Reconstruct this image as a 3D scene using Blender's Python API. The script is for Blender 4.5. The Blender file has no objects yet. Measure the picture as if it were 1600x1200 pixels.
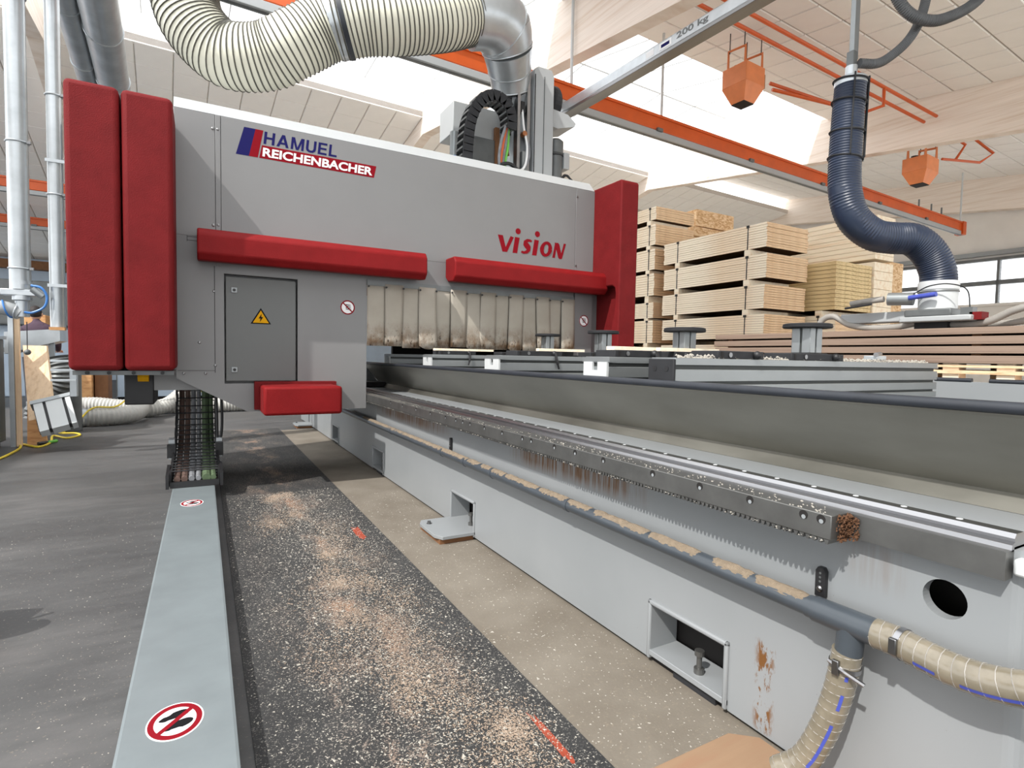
import bpy, bmesh, math, random
from mathutils import Vector, Matrix, Quaternion
random.seed(7)
scene = bpy.context.scene
COL = scene.collection

# ---------------------------------------------------------------- camera, sky, sun, exposure
cam_data = bpy.data.cameras.new('camera')
cam = bpy.data.objects.new('camera', cam_data)
COL.objects.link(cam)
cam_data.sensor_width = 36.0
cam_data.lens = 863.87 / 1600 * 36.0
cam_data.clip_end = 300
RIGHT = Vector((0.872717, -0.487866, 0.018753))
DOWN = Vector((-0.007369, -0.051568, -0.998642))
FWD = Vector((0.488171, 0.871394, -0.048600))
cam.matrix_world = Matrix(((RIGHT.x, -DOWN.x, -FWD.x, 0.0), (RIGHT.y, -DOWN.y, -FWD.y, 0.0),
                           (RIGHT.z, -DOWN.z, -FWD.z, 1.1), (0, 0, 0, 1)))
scene.camera = cam

world = bpy.data.worlds.new('overcast_sky')
scene.world = world
world.use_nodes = True
wb = world.node_tree.nodes['Background']
wb.inputs[0].default_value = (0.96, 0.98, 1.0, 1)
wb.inputs[1].default_value = 1.85

sun_data = bpy.data.lights.new('sun', 'SUN')
sun_data.energy = 3.7
sun_data.angle = math.radians(0.9)
sun_data.color = (1.0, 0.965, 0.92)
sun = bpy.data.objects.new('sun', sun_data)
COL.objects.link(sun)
sun.rotation_euler = Vector((1.56, 0.70, -1.9)).to_track_quat('-Z', 'Y').to_euler()

vs = scene.view_settings
vs.view_transform = 'Standard'
vs.look = 'None'
vs.gamma = 1.0
vs.use_curve_mapping = False
vs.exposure = 0.3

# ---------------------------------------------------------------- building frame (hall is turned 2.87 degrees against the machine)
DL = math.radians(2.866)
def hall(x, y, z=0.0):
    return (x * math.cos(DL) - y * math.sin(DL), x * math.sin(DL) + y * math.cos(DL), z)

# ---------------------------------------------------------------- materials
def lin(c):
    return tuple(((v / 255) / 12.92 if v / 255 <= 0.04045 else ((v / 255 + 0.055) / 1.055) ** 2.4) for v in c)

def new_mat(name):
    m = bpy.data.materials.new(name)
    m.use_nodes = True
    nt = m.node_tree
    return m, nt, nt.nodes['Principled BSDF']

def N(nt, kind, **kw):
    n = nt.nodes.new(kind)
    for k, v in kw.items():
        setattr(n, k, v)
    return n

def ramp(nt, fac, stops):
    r = N(nt, 'ShaderNodeValToRGB')
    els = r.color_ramp.elements
    while len(els) < len(stops):
        els.new(0.5)
    for e, (p, c) in zip(els, stops):
        e.position = p
        e.color = (*c, 1) if len(c) == 3 else c
    nt.links.new(fac, r.inputs[0])
    return r.outputs[0]

def coords(nt, scale=(1, 1, 1), kind='Object'):
    tc = N(nt, 'ShaderNodeTexCoord')
    mp = N(nt, 'ShaderNodeMapping')
    mp.inputs['Scale'].default_value = scale
    nt.links.new(tc.outputs[kind], mp.inputs['Vector'])
    return mp.outputs[0]

def noise(nt, vec, scale, detail=4, rough=0.55):
    n = N(nt, 'ShaderNodeTexNoise')
    n.inputs['Scale'].default_value = scale
    n.inputs['Detail'].default_value = detail
    n.inputs['Roughness'].default_value = rough
    nt.links.new(vec, n.inputs['Vector'])
    return n.outputs['Fac']

def mixc(nt, fac, a, b):
    m = N(nt, 'ShaderNodeMix', data_type='RGBA')
    for sock, val in ((m.inputs[0], fac), (m.inputs[6], a), (m.inputs[7], b)):
        if isinstance(val, (int, float)):
            sock.default_value = val
        elif isinstance(val, tuple):
            sock.default_value = (*val, 1) if len(val) == 3 else val
        else:
            nt.links.new(val, sock)
    return m.outputs[2]

def math_n(nt, op, a, b=0.0, clamp=False):
    m = N(nt, 'ShaderNodeMath', operation=op, use_clamp=clamp)
    for sock, val in ((m.inputs[0], a), (m.inputs[1], b)):
        if isinstance(val, (int, float)):
            sock.default_value = val
        else:
            nt.links.new(val, sock)
    return m.outputs[0]

def add_bump(nt, p, height, strength, dist=0.01):
    b = N(nt, 'ShaderNodeBump')
    b.inputs['Strength'].default_value = strength
    b.inputs['Distance'].default_value = dist
    nt.links.new(height, b.inputs['Height'])
    nt.links.new(b.outputs[0], p.inputs['Normal'])

def plain(name, rgb, rough=0.5, metal=0.0, var=0.1, scale=3.0, bump=0.0, bscale=150.0, stretch=(1, 1, 1), spec=0.5):
    m, nt, p = new_mat(name)
    c = lin(rgb)
    v = coords(nt, stretch)
    n = noise(nt, v, scale)
    col = ramp(nt, n, [(0.3, tuple(x * (1 - var) for x in c)), (0.7, tuple(min(1, x * (1 + var)) for x in c))])
    nt.links.new(col, p.inputs['Base Color'])
    p.inputs['Roughness'].default_value = rough
    p.inputs['Metallic'].default_value = metal
    p.inputs['Specular IOR Level'].default_value = spec
    if bump:
        add_bump(nt, p, noise(nt, v, bscale, 2), bump)
    return m

M = {}
M['grey'] = plain('machine_grey_paint', (123, 123, 123), 0.42, 0, 0.04, 1.5)
M['greylight'] = plain('machine_light_cover', (168, 171, 172), 0.4, 0, 0.03, 2)
M['door'] = plain('cabinet_door_paint', (98, 100, 99), 0.45, 0, 0.03, 2)
M['red'] = plain('red_foam_skin', (109, 27, 29), 0.62, 0, 0.12, 6, 0.35, 160, spec=0.12)
M['redbar'] = plain('red_bumper_skin', (123, 24, 26), 0.5, 0, 0.1, 5, 0.2, 160, spec=0.12)
M['black'] = plain('black_plastic', (28, 28, 30), 0.5, 0, 0.2, 10)
M['rubber'] = plain('black_rubber', (34, 35, 38), 0.75, 0, 0.2, 12)
M['tube'] = plain('dark_blue_grey_rubber', (38, 42, 49), 0.5, 0, 0.15, 9)
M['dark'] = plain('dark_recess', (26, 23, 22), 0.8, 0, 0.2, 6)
M['steel'] = plain('brushed_steel', (131, 131, 131), 0.3, 1.0, 0.12, 5, 0, 1, (1, 0.05, 1))
M['shiny'] = plain('polished_rail_steel', (165, 165, 167), 0.3, 1.0, 0.08, 6, 0, 1, (1, 0.05, 1))
M['rack'] = plain('ground_rack_steel', (108, 108, 106), 0.42, 0.75, 0.15, 12)
M['zinc'] = plain('galvanised_sheet', (182, 187, 190), 0.3, 0.55, 0.14, 4)
M['duct'] = plain('galvanised_floor_duct', (131, 140, 143), 0.42, 0.35, 0.08, 6)
M['alu'] = plain('anodised_aluminium', (143, 147, 148), 0.38, 0.55, 0.06, 4)
M['aludark'] = plain('aluminium_slot', (70, 73, 72), 0.5, 0.4, 0.06, 4)
M['gapdark'] = plain('dark_board_joint', (132, 92, 62), 0.9, 0, 0.1, 4)
M['white'] = plain('white_plastic', (199, 202, 202), 0.45, 0, 0.04, 4)
M['orange'] = plain('orange_crane_paint', (205, 88, 30), 0.45, 0, 0.1, 3)
M['orange2'] = plain('orange_heater_paint', (226, 136, 84), 0.5, 0, 0.08, 5)
M['cream'] = plain('cream_wall_panel', (226, 222, 216), 0.7, 0, 0.04, 2)
M['tile'] = plain('ceiling_tile_white', (250, 248, 244), 0.85, 0, 0.02, 3, 0.05, 300)
M['slab'] = plain('ceiling_slab', (206, 198, 190), 0.9, 0, 0.04, 2)
M['curbw'] = plain('white_skylight_curb', (240, 236, 230), 0.7, 0, 0.03, 2)
M['bluehose'] = plain('navy_lift_hose', (33, 44, 64), 0.42, 0, 0.12, 6)
M['greyhose'] = plain('grey_flexible_hose', (150, 146, 140), 0.55, 0, 0.1, 8)
M['floorhose'] = plain('light_grey_corrugated_hose', (180, 179, 174), 0.55, 0, 0.08, 8)
M['darkhose'] = plain('dark_grey_vacuum_hose', (86, 88, 90), 0.5, 0, 0.12, 10)
M['creamhose'] = plain('cream_duct_hose', (226, 224, 206), 0.5, 0, 0.05, 6)
M['wire'] = plain('hose_wire', (84, 82, 74), 0.5, 0.2, 0.1, 8)
M['pvc'] = plain('grey_pvc_pipe', (65, 71, 77), 0.32, 0, 0.1, 8)
M['dust'] = plain('fine_wood_dust', (132, 118, 100), 0.95, 0, 0.15, 40, 0.6, 300)
M['chip'] = plain('pale_wood_chips', (170, 165, 155), 0.9, 0, 0.2, 60)
M['chip2'] = plain('pinkish_wood_chips', (150, 133, 117), 0.9, 0, 0.2, 60)
M['yellow'] = plain('yellow_cable_sheath', (222, 196, 60), 0.5, 0, 0.08, 8)
M['blue'] = plain('blue_air_hose', (60, 120, 190), 0.4, 0, 0.08, 8)
M['navy'] = plain('navy_print', (33, 32, 86), 0.85, 0, 0.04, 4, spec=0.08)
M['redprint'] = plain('red_print', (128, 20, 31), 0.85, 0, 0.04, 4, spec=0.08)
M['whiteprint'] = plain('white_print', (236, 236, 236), 0.85, 0, 0.02, 4, spec=0.08)
M['blackprint'] = plain('black_print', (26, 26, 28), 0.85, 0, 0.04, 4, spec=0.08)
M['yellowprint'] = plain('warning_yellow', (210, 155, 25), 0.85, 0, 0.04, 4, spec=0.08)
M['orangepaint'] = plain('orange_floor_marking', (143, 58, 36), 0.8, 0, 0.25, 60)
M['brown'] = plain('dark_gap_wood', (120, 82, 52), 0.8, 0, 0.15, 8)
M['copper'] = plain('copper_part', (167, 108, 70), 0.4, 0.5, 0.1, 8)
M['green'] = plain('green_cable', (110, 190, 70), 0.5, 0, 0.1, 8)
M['cablegreen'] = plain('dusty_green_cable', (86, 104, 76), 0.7, 0, 0.2, 20)
M['cablebrown'] = plain('dusty_brown_cable', (98, 78, 70), 0.7, 0, 0.25, 20)
M['cablegrey'] = plain('dusty_grey_cable', (128, 130, 134), 0.7, 0, 0.2, 20)
M['strap'] = plain('black_strap', (40, 38, 36), 0.6, 0, 0.1, 8)
M['skin'] = plain('skin', (206, 160, 134), 0.6, 0, 0.05, 8)
M['hair'] = plain('dark_hair', (38, 30, 28), 0.7, 0, 0.1, 20)
M['shirt'] = plain('dark_purple_shirt', (70, 52, 66), 0.85, 0, 0.1, 12)
M['trousers'] = plain('dark_trousers', (50, 50, 56), 0.85, 0, 0.1, 12)
M['bluewall'] = plain('pale_blue_wall_panel', (176, 192, 208), 0.7, 0, 0.08, 2)
M['machinegrey'] = plain('dull_machine_metal', (105, 108, 108), 0.45, 0.35, 0.2, 4)
M['bluestripe'] = plain('blue_hose_print', (64, 78, 168), 0.5, 0, 0.1, 20)

def wood_mat(name, rgb, rgb2, stretch, rough=0.7, sc=6):
    m, nt, p = new_mat(name)
    v = coords(nt, stretch)
    n = noise(nt, v, sc, 6, 0.6)
    col = ramp(nt, n, [(0.3, lin(rgb2)), (0.52, lin(rgb)), (0.75, tuple(min(1, x * 1.08) for x in lin(rgb)))])
    nt.links.new(col, p.inputs['Base Color'])
    p.inputs['Roughness'].default_value = rough
    return m
M['glulam'] = wood_mat('whitewashed_glulam', (242, 230, 218), (228, 210, 192), (0.5, 0.25, 8), 0.75, 3)
M['lumber'] = wood_mat('fresh_spruce', (250, 236, 212), (238, 212, 178), (6, 0.5, 6), 0.7, 3)
M['lumberend'] = wood_mat('cut_spruce_end', (232, 202, 166), (206, 166, 126), (2, 2, 14), 0.8, 4)
M['insul'] = wood_mat('olive_spruce_panel', (222, 198, 150), (190, 164, 116), (4, 1, 8), 0.75, 4)
M['brownboard'] = wood_mat('brown_panel_edge', (142, 122, 107), (114, 94, 82), (2, 0.3, 20), 0.75, 4)
M['plywood'] = wood_mat('plywood_sheet', (140, 113, 88), (140, 108, 84), (1.5, 10, 1), 0.75, 3)
M['leanboard'] = wood_mat('pale_planed_board', (234, 204, 170), (212, 176, 138), (10, 10, 0.6), 0.7, 3)
M['crate'] = wood_mat('orange_brown_plywood', (206, 158, 108), (176, 122, 76), (2, 2, 6), 0.75, 3)

def osb_mat():
    m, nt, p = new_mat('osb_panel')
    v = coords(nt, (1, 1, 2))
    vo = N(nt, 'ShaderNodeTexVoronoi')
    vo.inputs['Scale'].default_value = 22
    nt.links.new(v, vo.inputs['Vector'])
    sep = N(nt, 'ShaderNodeSeparateColor')
    nt.links.new(vo.outputs['Color'], sep.inputs[0])
    nt.links.new(ramp(nt, sep.outputs[0], [(0.0, lin((196, 152, 104))), (0.5, lin((222, 186, 142))), (1.0, lin((238, 210, 172)))]), p.inputs['Base Color'])
    p.inputs['Roughness'].default_value = 0.8
    return m
M['osb'] = osb_mat()

def concrete_mat():
    m, nt, p = new_mat('smooth_grey_concrete')
    v = coords(nt)
    big = math_n(nt, 'ADD', math_n(nt, 'MULTIPLY', noise(nt, coords(nt, (0.7, 1.5, 1)), 1.1, 7, 0.62), 0.7), math_n(nt, 'MULTIPLY', noise(nt, coords(nt, (2.0, 9, 1)), 1.6, 6, 0.65), 0.3))
    col = ramp(nt, big, [(0.28, lin((57, 57, 58))), (0.5, lin((76, 76, 76))), (0.72, lin((100, 98, 97)))])
    spk = noise(nt, v, 130, 2)
    col = mixc(nt, ramp(nt, spk, [(0.66, (0, 0, 0)), (0.72, (0.5, 0.5, 0.5))]), col, lin((140, 130, 115)))
    nt.links.new(col, p.inputs['Base Color'])
    p.inputs['Roughness'].default_value = 0.5
    nt.links.new(ramp(nt, big, [(0.3, (0.42,) * 3), (0.7, (0.62,) * 3)]), p.inputs['Roughness'])
    add_bump(nt, p, noise(nt, v, 60, 4), 0.12, 0.004)
    return m
M['concrete'] = concrete_mat()

def strip_mat():
    m, nt, p = new_mat('dusty_beige_concrete')
    v = coords(nt)
    col = ramp(nt, noise(nt, v, 3, 6), [(0.3, lin((103, 95, 84))), (0.7, lin((123, 116, 105)))])
    spk = noise(nt, v, 90, 3)
    col = mixc(nt, ramp(nt, spk, [(0.6, (0, 0, 0)), (0.7, (0.25,) * 3)]), col, lin((157, 144, 122)))
    nt.links.new(col, p.inputs['Base Color'])
    p.inputs['Roughness'].default_value = 0.85
    add_bump(nt, p, noise(nt, v, 120, 3), 0.25, 0.004)
    return m
M['strip'] = strip_mat()
M['bouncefloor'] = plain('pale_bounce_floor', (212, 204, 192), 0.8, 0, 0.08, 2)  # unseen floor given a pale tone to throw light onto the ceiling

def mat_mat():
    m, nt, p = new_mat('black_rubber_matting')
    v = coords(nt)
    base = ramp(nt, noise(nt, v, 5, 4), [(0.3, lin((33, 33, 34))), (0.7, lin((51, 51, 51)))])
    # clumps of fine dust trodden into the rubber along the middle of the mat
    patch = noise(nt, coords(nt, (1.6, 0.7, 1)), 2.3, 5, 0.65)
    sep = N(nt, 'ShaderNodeSeparateXYZ')
    nt.links.new(v, sep.inputs[0])
    mid = math_n(nt, 'SUBTRACT', 1.0, math_n(nt, 'MULTIPLY', math_n(nt, 'ABSOLUTE', math_n(nt, 'SUBTRACT', sep.outputs[0], 0.0)), 2.6), True)
    amount = math_n(nt, 'MULTIPLY', ramp(nt, patch, [(0.45, (0, 0, 0)), (0.62, (1, 1, 1))]), mid)
    fine = noise(nt, v, 190, 3, 0.7)
    thr = math_n(nt, 'ADD', fine, math_n(nt, 'MULTIPLY', amount, 0.17))
    speck = ramp(nt, thr, [(0.58, (0, 0, 0)), (0.64, (0.8,) * 3)])
    col = mixc(nt, speck, base, mixc(nt, amount, lin((140, 136, 130)), lin((157, 125, 102))))
    nt.links.new(col, p.inputs['Base Color'])
    p.inputs['Roughness'].default_value = 0.85
    add_bump(nt, p, fine, 0.3, 0.003)
    return m
M['mat'] = mat_mat()

def bed_mat():
    """white machine paint with rust runs under the rack and a rust streak near the end"""
    m, nt, p = new_mat('white_bed_paint')
    v = coords(nt)
    base = ramp(nt, noise(nt, v, 1.2), [(0.3, lin((132, 136, 138))), (0.7, lin((143, 146, 148)))])
    sep = N(nt, 'ShaderNodeSeparateXYZ')
    nt.links.new(v, sep.inputs[0])
    z, y = sep.outputs[2], sep.outputs[1]
    def band(val, lo, hi, soft):
        a = math_n(nt, 'MULTIPLY', math_n(nt, 'SUBTRACT', val, lo), 1 / soft, True)
        b = math_n(nt, 'MULTIPLY', math_n(nt, 'SUBTRACT', hi, val), 1 / soft, True)
        return math_n(nt, 'MULTIPLY', a, b)
    run = noise(nt, coords(nt, (1, 70, 5)), 1.0, 4)
    where = math_n(nt, 'ADD', band(y, 1.45, 2.55, 0.25), math_n(nt, 'ADD', band(y, 3.3, 5.2, 0.5), math_n(nt, 'MULTIPLY', band(y, 0.62, 0.80, 0.06), 0.22)), True)
    mask = math_n(nt, 'MULTIPLY', math_n(nt, 'MULTIPLY', band(z, 0.545, 0.70, 0.05), where), ramp(nt, run, [(0.36, (0.1,) * 3), (0.6, (1, 1, 1))]))
    col = mixc(nt, math_n(nt, 'MULTIPLY', mask, 1.1, True), base, lin((104, 74, 46)))
    flake = noise(nt, coords(nt, (1, 40, 14)), 1.0, 5, 0.7)
    streak = math_n(nt, 'MULTIPLY', math_n(nt, 'MULTIPLY', band(y, 0.955, 1.03, 0.02), band(z, 0.02, 0.30, 0.02)), ramp(nt, flake, [(0.5, (0, 0, 0)), (0.56, (1, 1, 1))]))
    col = mixc(nt, streak, col, lin((110, 73, 37)))
    speck = noise(nt, v, 70, 2)
    col = mixc(nt, ramp(nt, speck, [(0.76, (0, 0, 0)), (0.8, (0.5,) * 3)]), col, lin((89, 80, 67)))
    nt.links.new(col, p.inputs['Base Color'])
    p.inputs['Roughness'].default_value = 0.38
    return m
M['bed'] = bed_mat()

def stainless_mat():
    m, nt, p = new_mat('smeared_stainless_cover')
    v = coords(nt, (2, 0.7, 2))
    n = noise(nt, v, 2.0, 5)
    nt.links.new(ramp(nt, n, [(0.3, lin((122, 120, 112))), (0.7, lin((149, 147, 139)))]), p.inputs['Base Color'])
    p.inputs['Metallic'].default_value = 0.8
    nt.links.new(ramp(nt, n, [(0.3, (0.34,) * 3), (0.7, (0.5,) * 3)]), p.inputs['Roughness'])
    return m
M['stainless'] = stainless_mat()

def curtain_mat():
    m, nt, p = new_mat('dirty_cream_curtain')
    v = coords(nt)
    base = ramp(nt, noise(nt, v, 3, 4), [(0.3, lin((157, 150, 137))), (0.7, lin((173, 166, 154)))])
    sep = N(nt, 'ShaderNodeSeparateXYZ')
    nt.links.new(v, sep.inputs[0])
    low = math_n(nt, 'MULTIPLY', math_n(nt, 'SUBTRACT', 1.42, sep.outputs[2]), 5.0, True)
    blot = noise(nt, coords(nt, (1.2, 1, 0.8)), 11, 5, 0.65)
    col = mixc(nt, math_n(nt, 'MULTIPLY', low, ramp(nt, blot, [(0.40, (0.12,) * 3), (0.60, (1.0,) * 3)])), base, lin((114, 90, 66)))
    spots = noise(nt, coords(nt, (2, 1, 1)), 24, 3, 0.6)
    col = mixc(nt, math_n(nt, 'MULTIPLY', low, ramp(nt, spots, [(0.60, (0, 0, 0)), (0.66, (0.95,) * 3)])), col, lin((48, 31, 20)))
    nt.links.new(col, p.inputs['Base Color'])
    p.inputs['Roughness'].default_value = 0.6
    return m
M['curtain'] = curtain_mat()

def pane_mat():
    m = bpy.data.materials.new('skylight_glazing')
    m.use_nodes = True
    nt = m.node_tree
    nt.nodes.clear()
    out = N(nt, 'ShaderNodeOutputMaterial')
    mx = N(nt, 'ShaderNodeMixShader')
    tr = N(nt, 'ShaderNodeBsdfTransparent')
    df = N(nt, 'ShaderNodeBsdfTranslucent')
    df.inputs[0].default_value = (0.95, 0.97, 1, 1)
    mx.inputs[0].default_value = 0.15
    nt.links.new(tr.outputs[0], mx.inputs[1])
    nt.links.new(df.outputs[0], mx.inputs[2])
    nt.links.new(mx.outputs[0], out.inputs[0])
    return m
M['pane'] = pane_mat()

def clear_hose_mat():
    m, nt, p = new_mat('clear_pvc_hose_dusty_inside')
    v = coords(nt)
    nt.links.new(ramp(nt, noise(nt, v, 25, 4), [(0.3, lin((111, 104, 89))), (0.7, lin((131, 123, 107)))]), p.inputs['Base Color'])
    p.inputs['Roughness'].default_value = 0.22
    p.inputs['Coat Weight'].default_value = 0.6
    p.inputs['Coat Roughness'].default_value = 0.15
    return m
M['clearhose'] = clear_hose_mat()

# ---------------------------------------------------------------- mesh helpers
ORG = {}
def vec(p):
    return Vector(p)

def spline(pts, n):
    """Catmull-Rom through pts, n samples per span"""
    P = [Vector(p) for p in pts]
    P = [P[0] * 2 - P[1]] + P + [P[-1] * 2 - P[-2]]
    out = []
    for i in range(1, len(P) - 2):
        a, b, c, d = P[i - 1], P[i], P[i + 1], P[i + 2]
        for k in range(n):
            t = k / n
            out.append(0.5 * ((2 * b) + (c - a) * t + (2 * a - 5 * b + 4 * c - d) * t * t + (3 * b - a - 3 * c + d) * t ** 3))
    out.append(P[-2].copy())
    return out

def resample(path, step):
    out = [path[0].copy()]
    need = step
    for a, b in zip(path, path[1:]):
        L = (b - a).length
        pos = 0.0
        while L - pos >= need and L > 0:
            pos += need
            out.append(a.lerp(b, pos / L))
            need = step
        need -= (L - pos)
    return out

def frames(path):
    n = len(path)
    T = []
    for i in range(n):
        a = path[max(0, i - 1)]
        b = path[min(n - 1, i + 1)]
        T.append((b - a).normalized())
    ref = Vector((0, 0, 1)) if abs(T[0].z) < 0.9 else Vector((1, 0, 0))
    u = T[0].cross(ref).normalized()
    res = []
    for i in range(n):
        if i:
            q = T[i - 1].rotation_difference(T[i])
            u = (q @ u)
            u = (u - T[i] * u.dot(T[i])).normalized()
        res.append((T[i], u, T[i].cross(u)))
    return res

class MB:
    def __init__(s):
        s.v, s.f = [], []
    def add(s, verts, faces):
        o = len(s.v)
        s.v += [Vector(p) for p in verts]
        s.f += [[i + o for i in f] for f in faces]
        return s
    def box(s, x0, y0, z0, x1, y1, z1):
        return s.add([(x0, y0, z0), (x1, y0, z0), (x1, y1, z0), (x0, y1, z0), (x0, y0, z1), (x1, y0, z1), (x1, y1, z1), (x0, y1, z1)],
                     [(0, 3, 2, 1), (4, 5, 6, 7), (0, 1, 5, 4), (1, 2, 6, 5), (2, 3, 7, 6), (3, 0, 4, 7)])
    def hbox(s, x0, y0, z0, x1, y1, z1):
        """box given in the hall's axes"""
        c = [hall(*p) for p in [(x0, y0, z0), (x1, y0, z0), (x1, y1, z0), (x0, y1, z0), (x0, y0, z1), (x1, y0, z1), (x1, y1, z1), (x0, y1, z1)]]
        return s.add(c, [(0, 3, 2, 1), (4, 5, 6, 7), (0, 1, 5, 4), (1, 2, 6, 5), (2, 3, 7, 6), (3, 0, 4, 7)])
    def prism(s, poly, ext):
        n = len(poly)
        e = Vector(ext)
        vs_ = [Vector(p) for p in poly] + [Vector(p) + e for p in poly]
        return s.add(vs_, [list(range(n))[::-1], list(range(n, 2 * n))] + [[i, (i + 1) % n, (i + 1) % n + n, i + n] for i in range(n)])
    def tube(s, path, r, n=12, caps=True, closed=False):
        path = [Vector(p) for p in path]
        F = frames(path)
        m = len(path)
        R = r if isinstance(r, (list, tuple)) else [r] * m
        o = len(s.v)
        for i in range(m):
            _, u, w = F[i]
            for k in range(n):
                a = 2 * math.pi * k / n
                s.v.append(path[i] + (u * math.cos(a) + w * math.sin(a)) * R[i])
        for i in range(m - 1 if not closed else m):
            j = (i + 1) % m
            for k in range(n):
                l = (k + 1) % n
                s.f.append([o + i * n + k, o + i * n + l, o + j * n + l, o + j * n + k])
        if caps and not closed:
            s.f.append([o + k for k in range(n)][::-1])
            s.f.append([o + (m - 1) * n + k for k in range(n)])
        return s
    def cyl(s, a, b, r, n=16, r2=None):
        return s.tube([a, b], [r, r if r2 is None else r2], n)
    def ring(s, c, axis, R, r, n=24, m=8):
        ax = Vector(axis).normalized()
        u = ax.orthogonal().normalized()
        w = ax.cross(u)
        c = Vector(c)
        o = len(s.v)
        for i in range(n):
            a = 2 * math.pi * i / n
            d = u * math.cos(a) + w * math.sin(a)
            for k in range(m):
                b = 2 * math.pi * k / m
                s.v.append(c + d * (R + r * math.cos(b)) + ax * (r * math.sin(b)))
        for i in range(n):
            for k in range(m):
                s.f.append([o + i * m + k, o + ((i + 1) % n) * m + k, o + ((i + 1) % n) * m + (k + 1) % m, o + i * m + (k + 1) % m])
        return s
    def lathe(s, c, axis, prof, n=24):
        """prof: list of (radius, height along axis)"""
        ax = Vector(axis).normalized()
        u = ax.orthogonal().normalized()
        w = ax.cross(u)
        c = Vector(c)
        o = len(s.v)
        for (r, h) in prof:
            for k in range(n):
                a = 2 * math.pi * k / n
                s.v.append(c + ax * h + (u * math.cos(a) + w * math.sin(a)) * max(r, 1e-4))
        for i in range(len(prof) - 1):
            for k in range(n):
                l = (k + 1) % n
                s.f.append([o + i * n + k, o + i * n + l, o + (i + 1) * n + l, o + (i + 1) * n + k])
        s.f.append([o + k for k in range(n)][::-1])
        s.f.append([o + (len(prof) - 1) * n + k for k in range(n)])
        return s
    def ball(s, c, r, n=10, sq=(1, 1, 1)):
        c = Vector(c)
        o = len(s.v)
        for i in range(n + 1):
            t = math.pi * i / n
            for k in range(2 * n):
                a = math.pi * k / n
                s.v.append(c + Vector((r * sq[0] * math.sin(t) * math.cos(a), r * sq[1] * math.sin(t) * math.sin(a), r * sq[2] * math.cos(t))))
        for i in range(n):
            for k in range(2 * n):
                l = (k + 1) % (2 * n)
                s.f.append([o + i * 2 * n + k, o + (i + 1) * 2 * n + k, o + (i + 1) * 2 * n + l, o + i * 2 * n + l])
        return s
    def build(s, name, mat, parent=None, bevel=0.0, smooth=None, seg=2, org=None):
        me = bpy.data.meshes.new(name)
        off = Vector(org) if org is not None else (ORG.get(parent.name, Vector()) if parent else None)
        ob = bpy.data.objects.new(name, me)
        COL.objects.link(ob)
        if off is None:
            lo = Vector((min(v.x for v in s.v), min(v.y for v in s.v), min(v.z for v in s.v)))
            hi = Vector((max(v.x for v in s.v), max(v.y for v in s.v), max(v.z for v in s.v)))
            off = Vector(((lo.x + hi.x) / 2, (lo.y + hi.y) / 2, lo.z))
        me.from_pydata([v - off for v in s.v], [], s.f)
        bm = bmesh.new()
        bm.from_mesh(me)
        bmesh.ops.recalc_face_normals(bm, faces=bm.faces)
        bm.to_mesh(me)
        bm.free()
        me.materials.append(M[mat])
        ORG[ob.name] = off
        if parent:
            ob.parent = parent
        else:
            ob.location = off
        if bevel:
            b = ob.modifiers.new('bevel', 'BEVEL')
            b.width = bevel
            b.segments = seg
            b.limit_method = 'ANGLE'
            b.angle_limit = math.radians(35)
            b.harden_normals = False
        sm = smooth if smooth is not None else bool(bevel)
        if sm:
            me.shade_smooth()
            if not bevel or sm:
                try:
                    me.set_sharp_from_angle(angle=math.radians(38))
                except Exception:
                    pass
        return ob

def tag(o, label, cat, group=None, kind=None):
    o['label'] = label
    o['category'] = cat
    if group:
        o['group'] = group
    if kind:
        o['kind'] = kind
    return o

def thing(name, label, cat, loc, group=None):
    o = bpy.data.objects.new(name, None)
    COL.objects.link(o)
    o.location = loc
    o.empty_display_size = 0.1
    ORG[o.name] = Vector(loc)
    return tag(o, label, cat, group)

def struct(o, label=None):
    o['kind'] = 'structure'
    if label:
        o['label'] = label
    return o

def text_mesh(body, size, bold=0.0, extrude=0.0015, spacing=1.0):
    cu = bpy.data.curves.new('lettering', 'FONT')
    cu.body = body
    cu.size = size
    cu.offset = bold
    cu.extrude = extrude
    cu.space_character = spacing
    cu.resolution_u = 4
    ob = bpy.data.objects.new('lettering_tmp', cu)
    COL.objects.link(ob)
    bpy.context.view_layer.update()
    dg = bpy.context.evaluated_depsgraph_get()
    me = ob.evaluated_get(dg).to_mesh()
    vs_ = [v.co.copy() for v in me.vertices]
    fs = [list(p.vertices) for p in me.polygons]
    ob.evaluated_get(dg).to_mesh_clear()
    bpy.data.objects.remove(ob)
    bpy.data.curves.remove(cu)
    return vs_, fs

def text_on(name, body, mat, parent, p0, p1, height, U, V, bold=0.0, slant=0.0, spacing=1.0):
    """fit text so it runs from p0 over the length |p1-p0| with the given cap height; U right, V up"""
    vs_, fs = text_mesh(body, 1.0, bold, 0.0, spacing)
    x0 = min(v.x for v in vs_); x1 = max(v.x for v in vs_)
    y0 = min(v.y for v in vs_); y1 = max(v.y for v in vs_)
    U = Vector(U).normalized(); V = Vector(V).normalized()
    Lx = (Vector(p1) - Vector(p0)).length
    nrm = U.cross(V)
    pts = []
    for v in vs_:
        a = (v.x - x0) / (x1 - x0) * Lx
        b = (v.y - y0) / (y1 - y0) * height
        pts.append(Vector(p0) + U * (a + slant * b) + V * b + nrm * 0.0012)
    mb = MB()
    mb.add(pts, fs)
    # thickness
    ob = mb.build(name, mat, parent)
    sol = ob.modifiers.new('thickness', 'SOLIDIFY')
    sol.thickness = 0.001
    sol.offset = 0
    return ob

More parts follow.
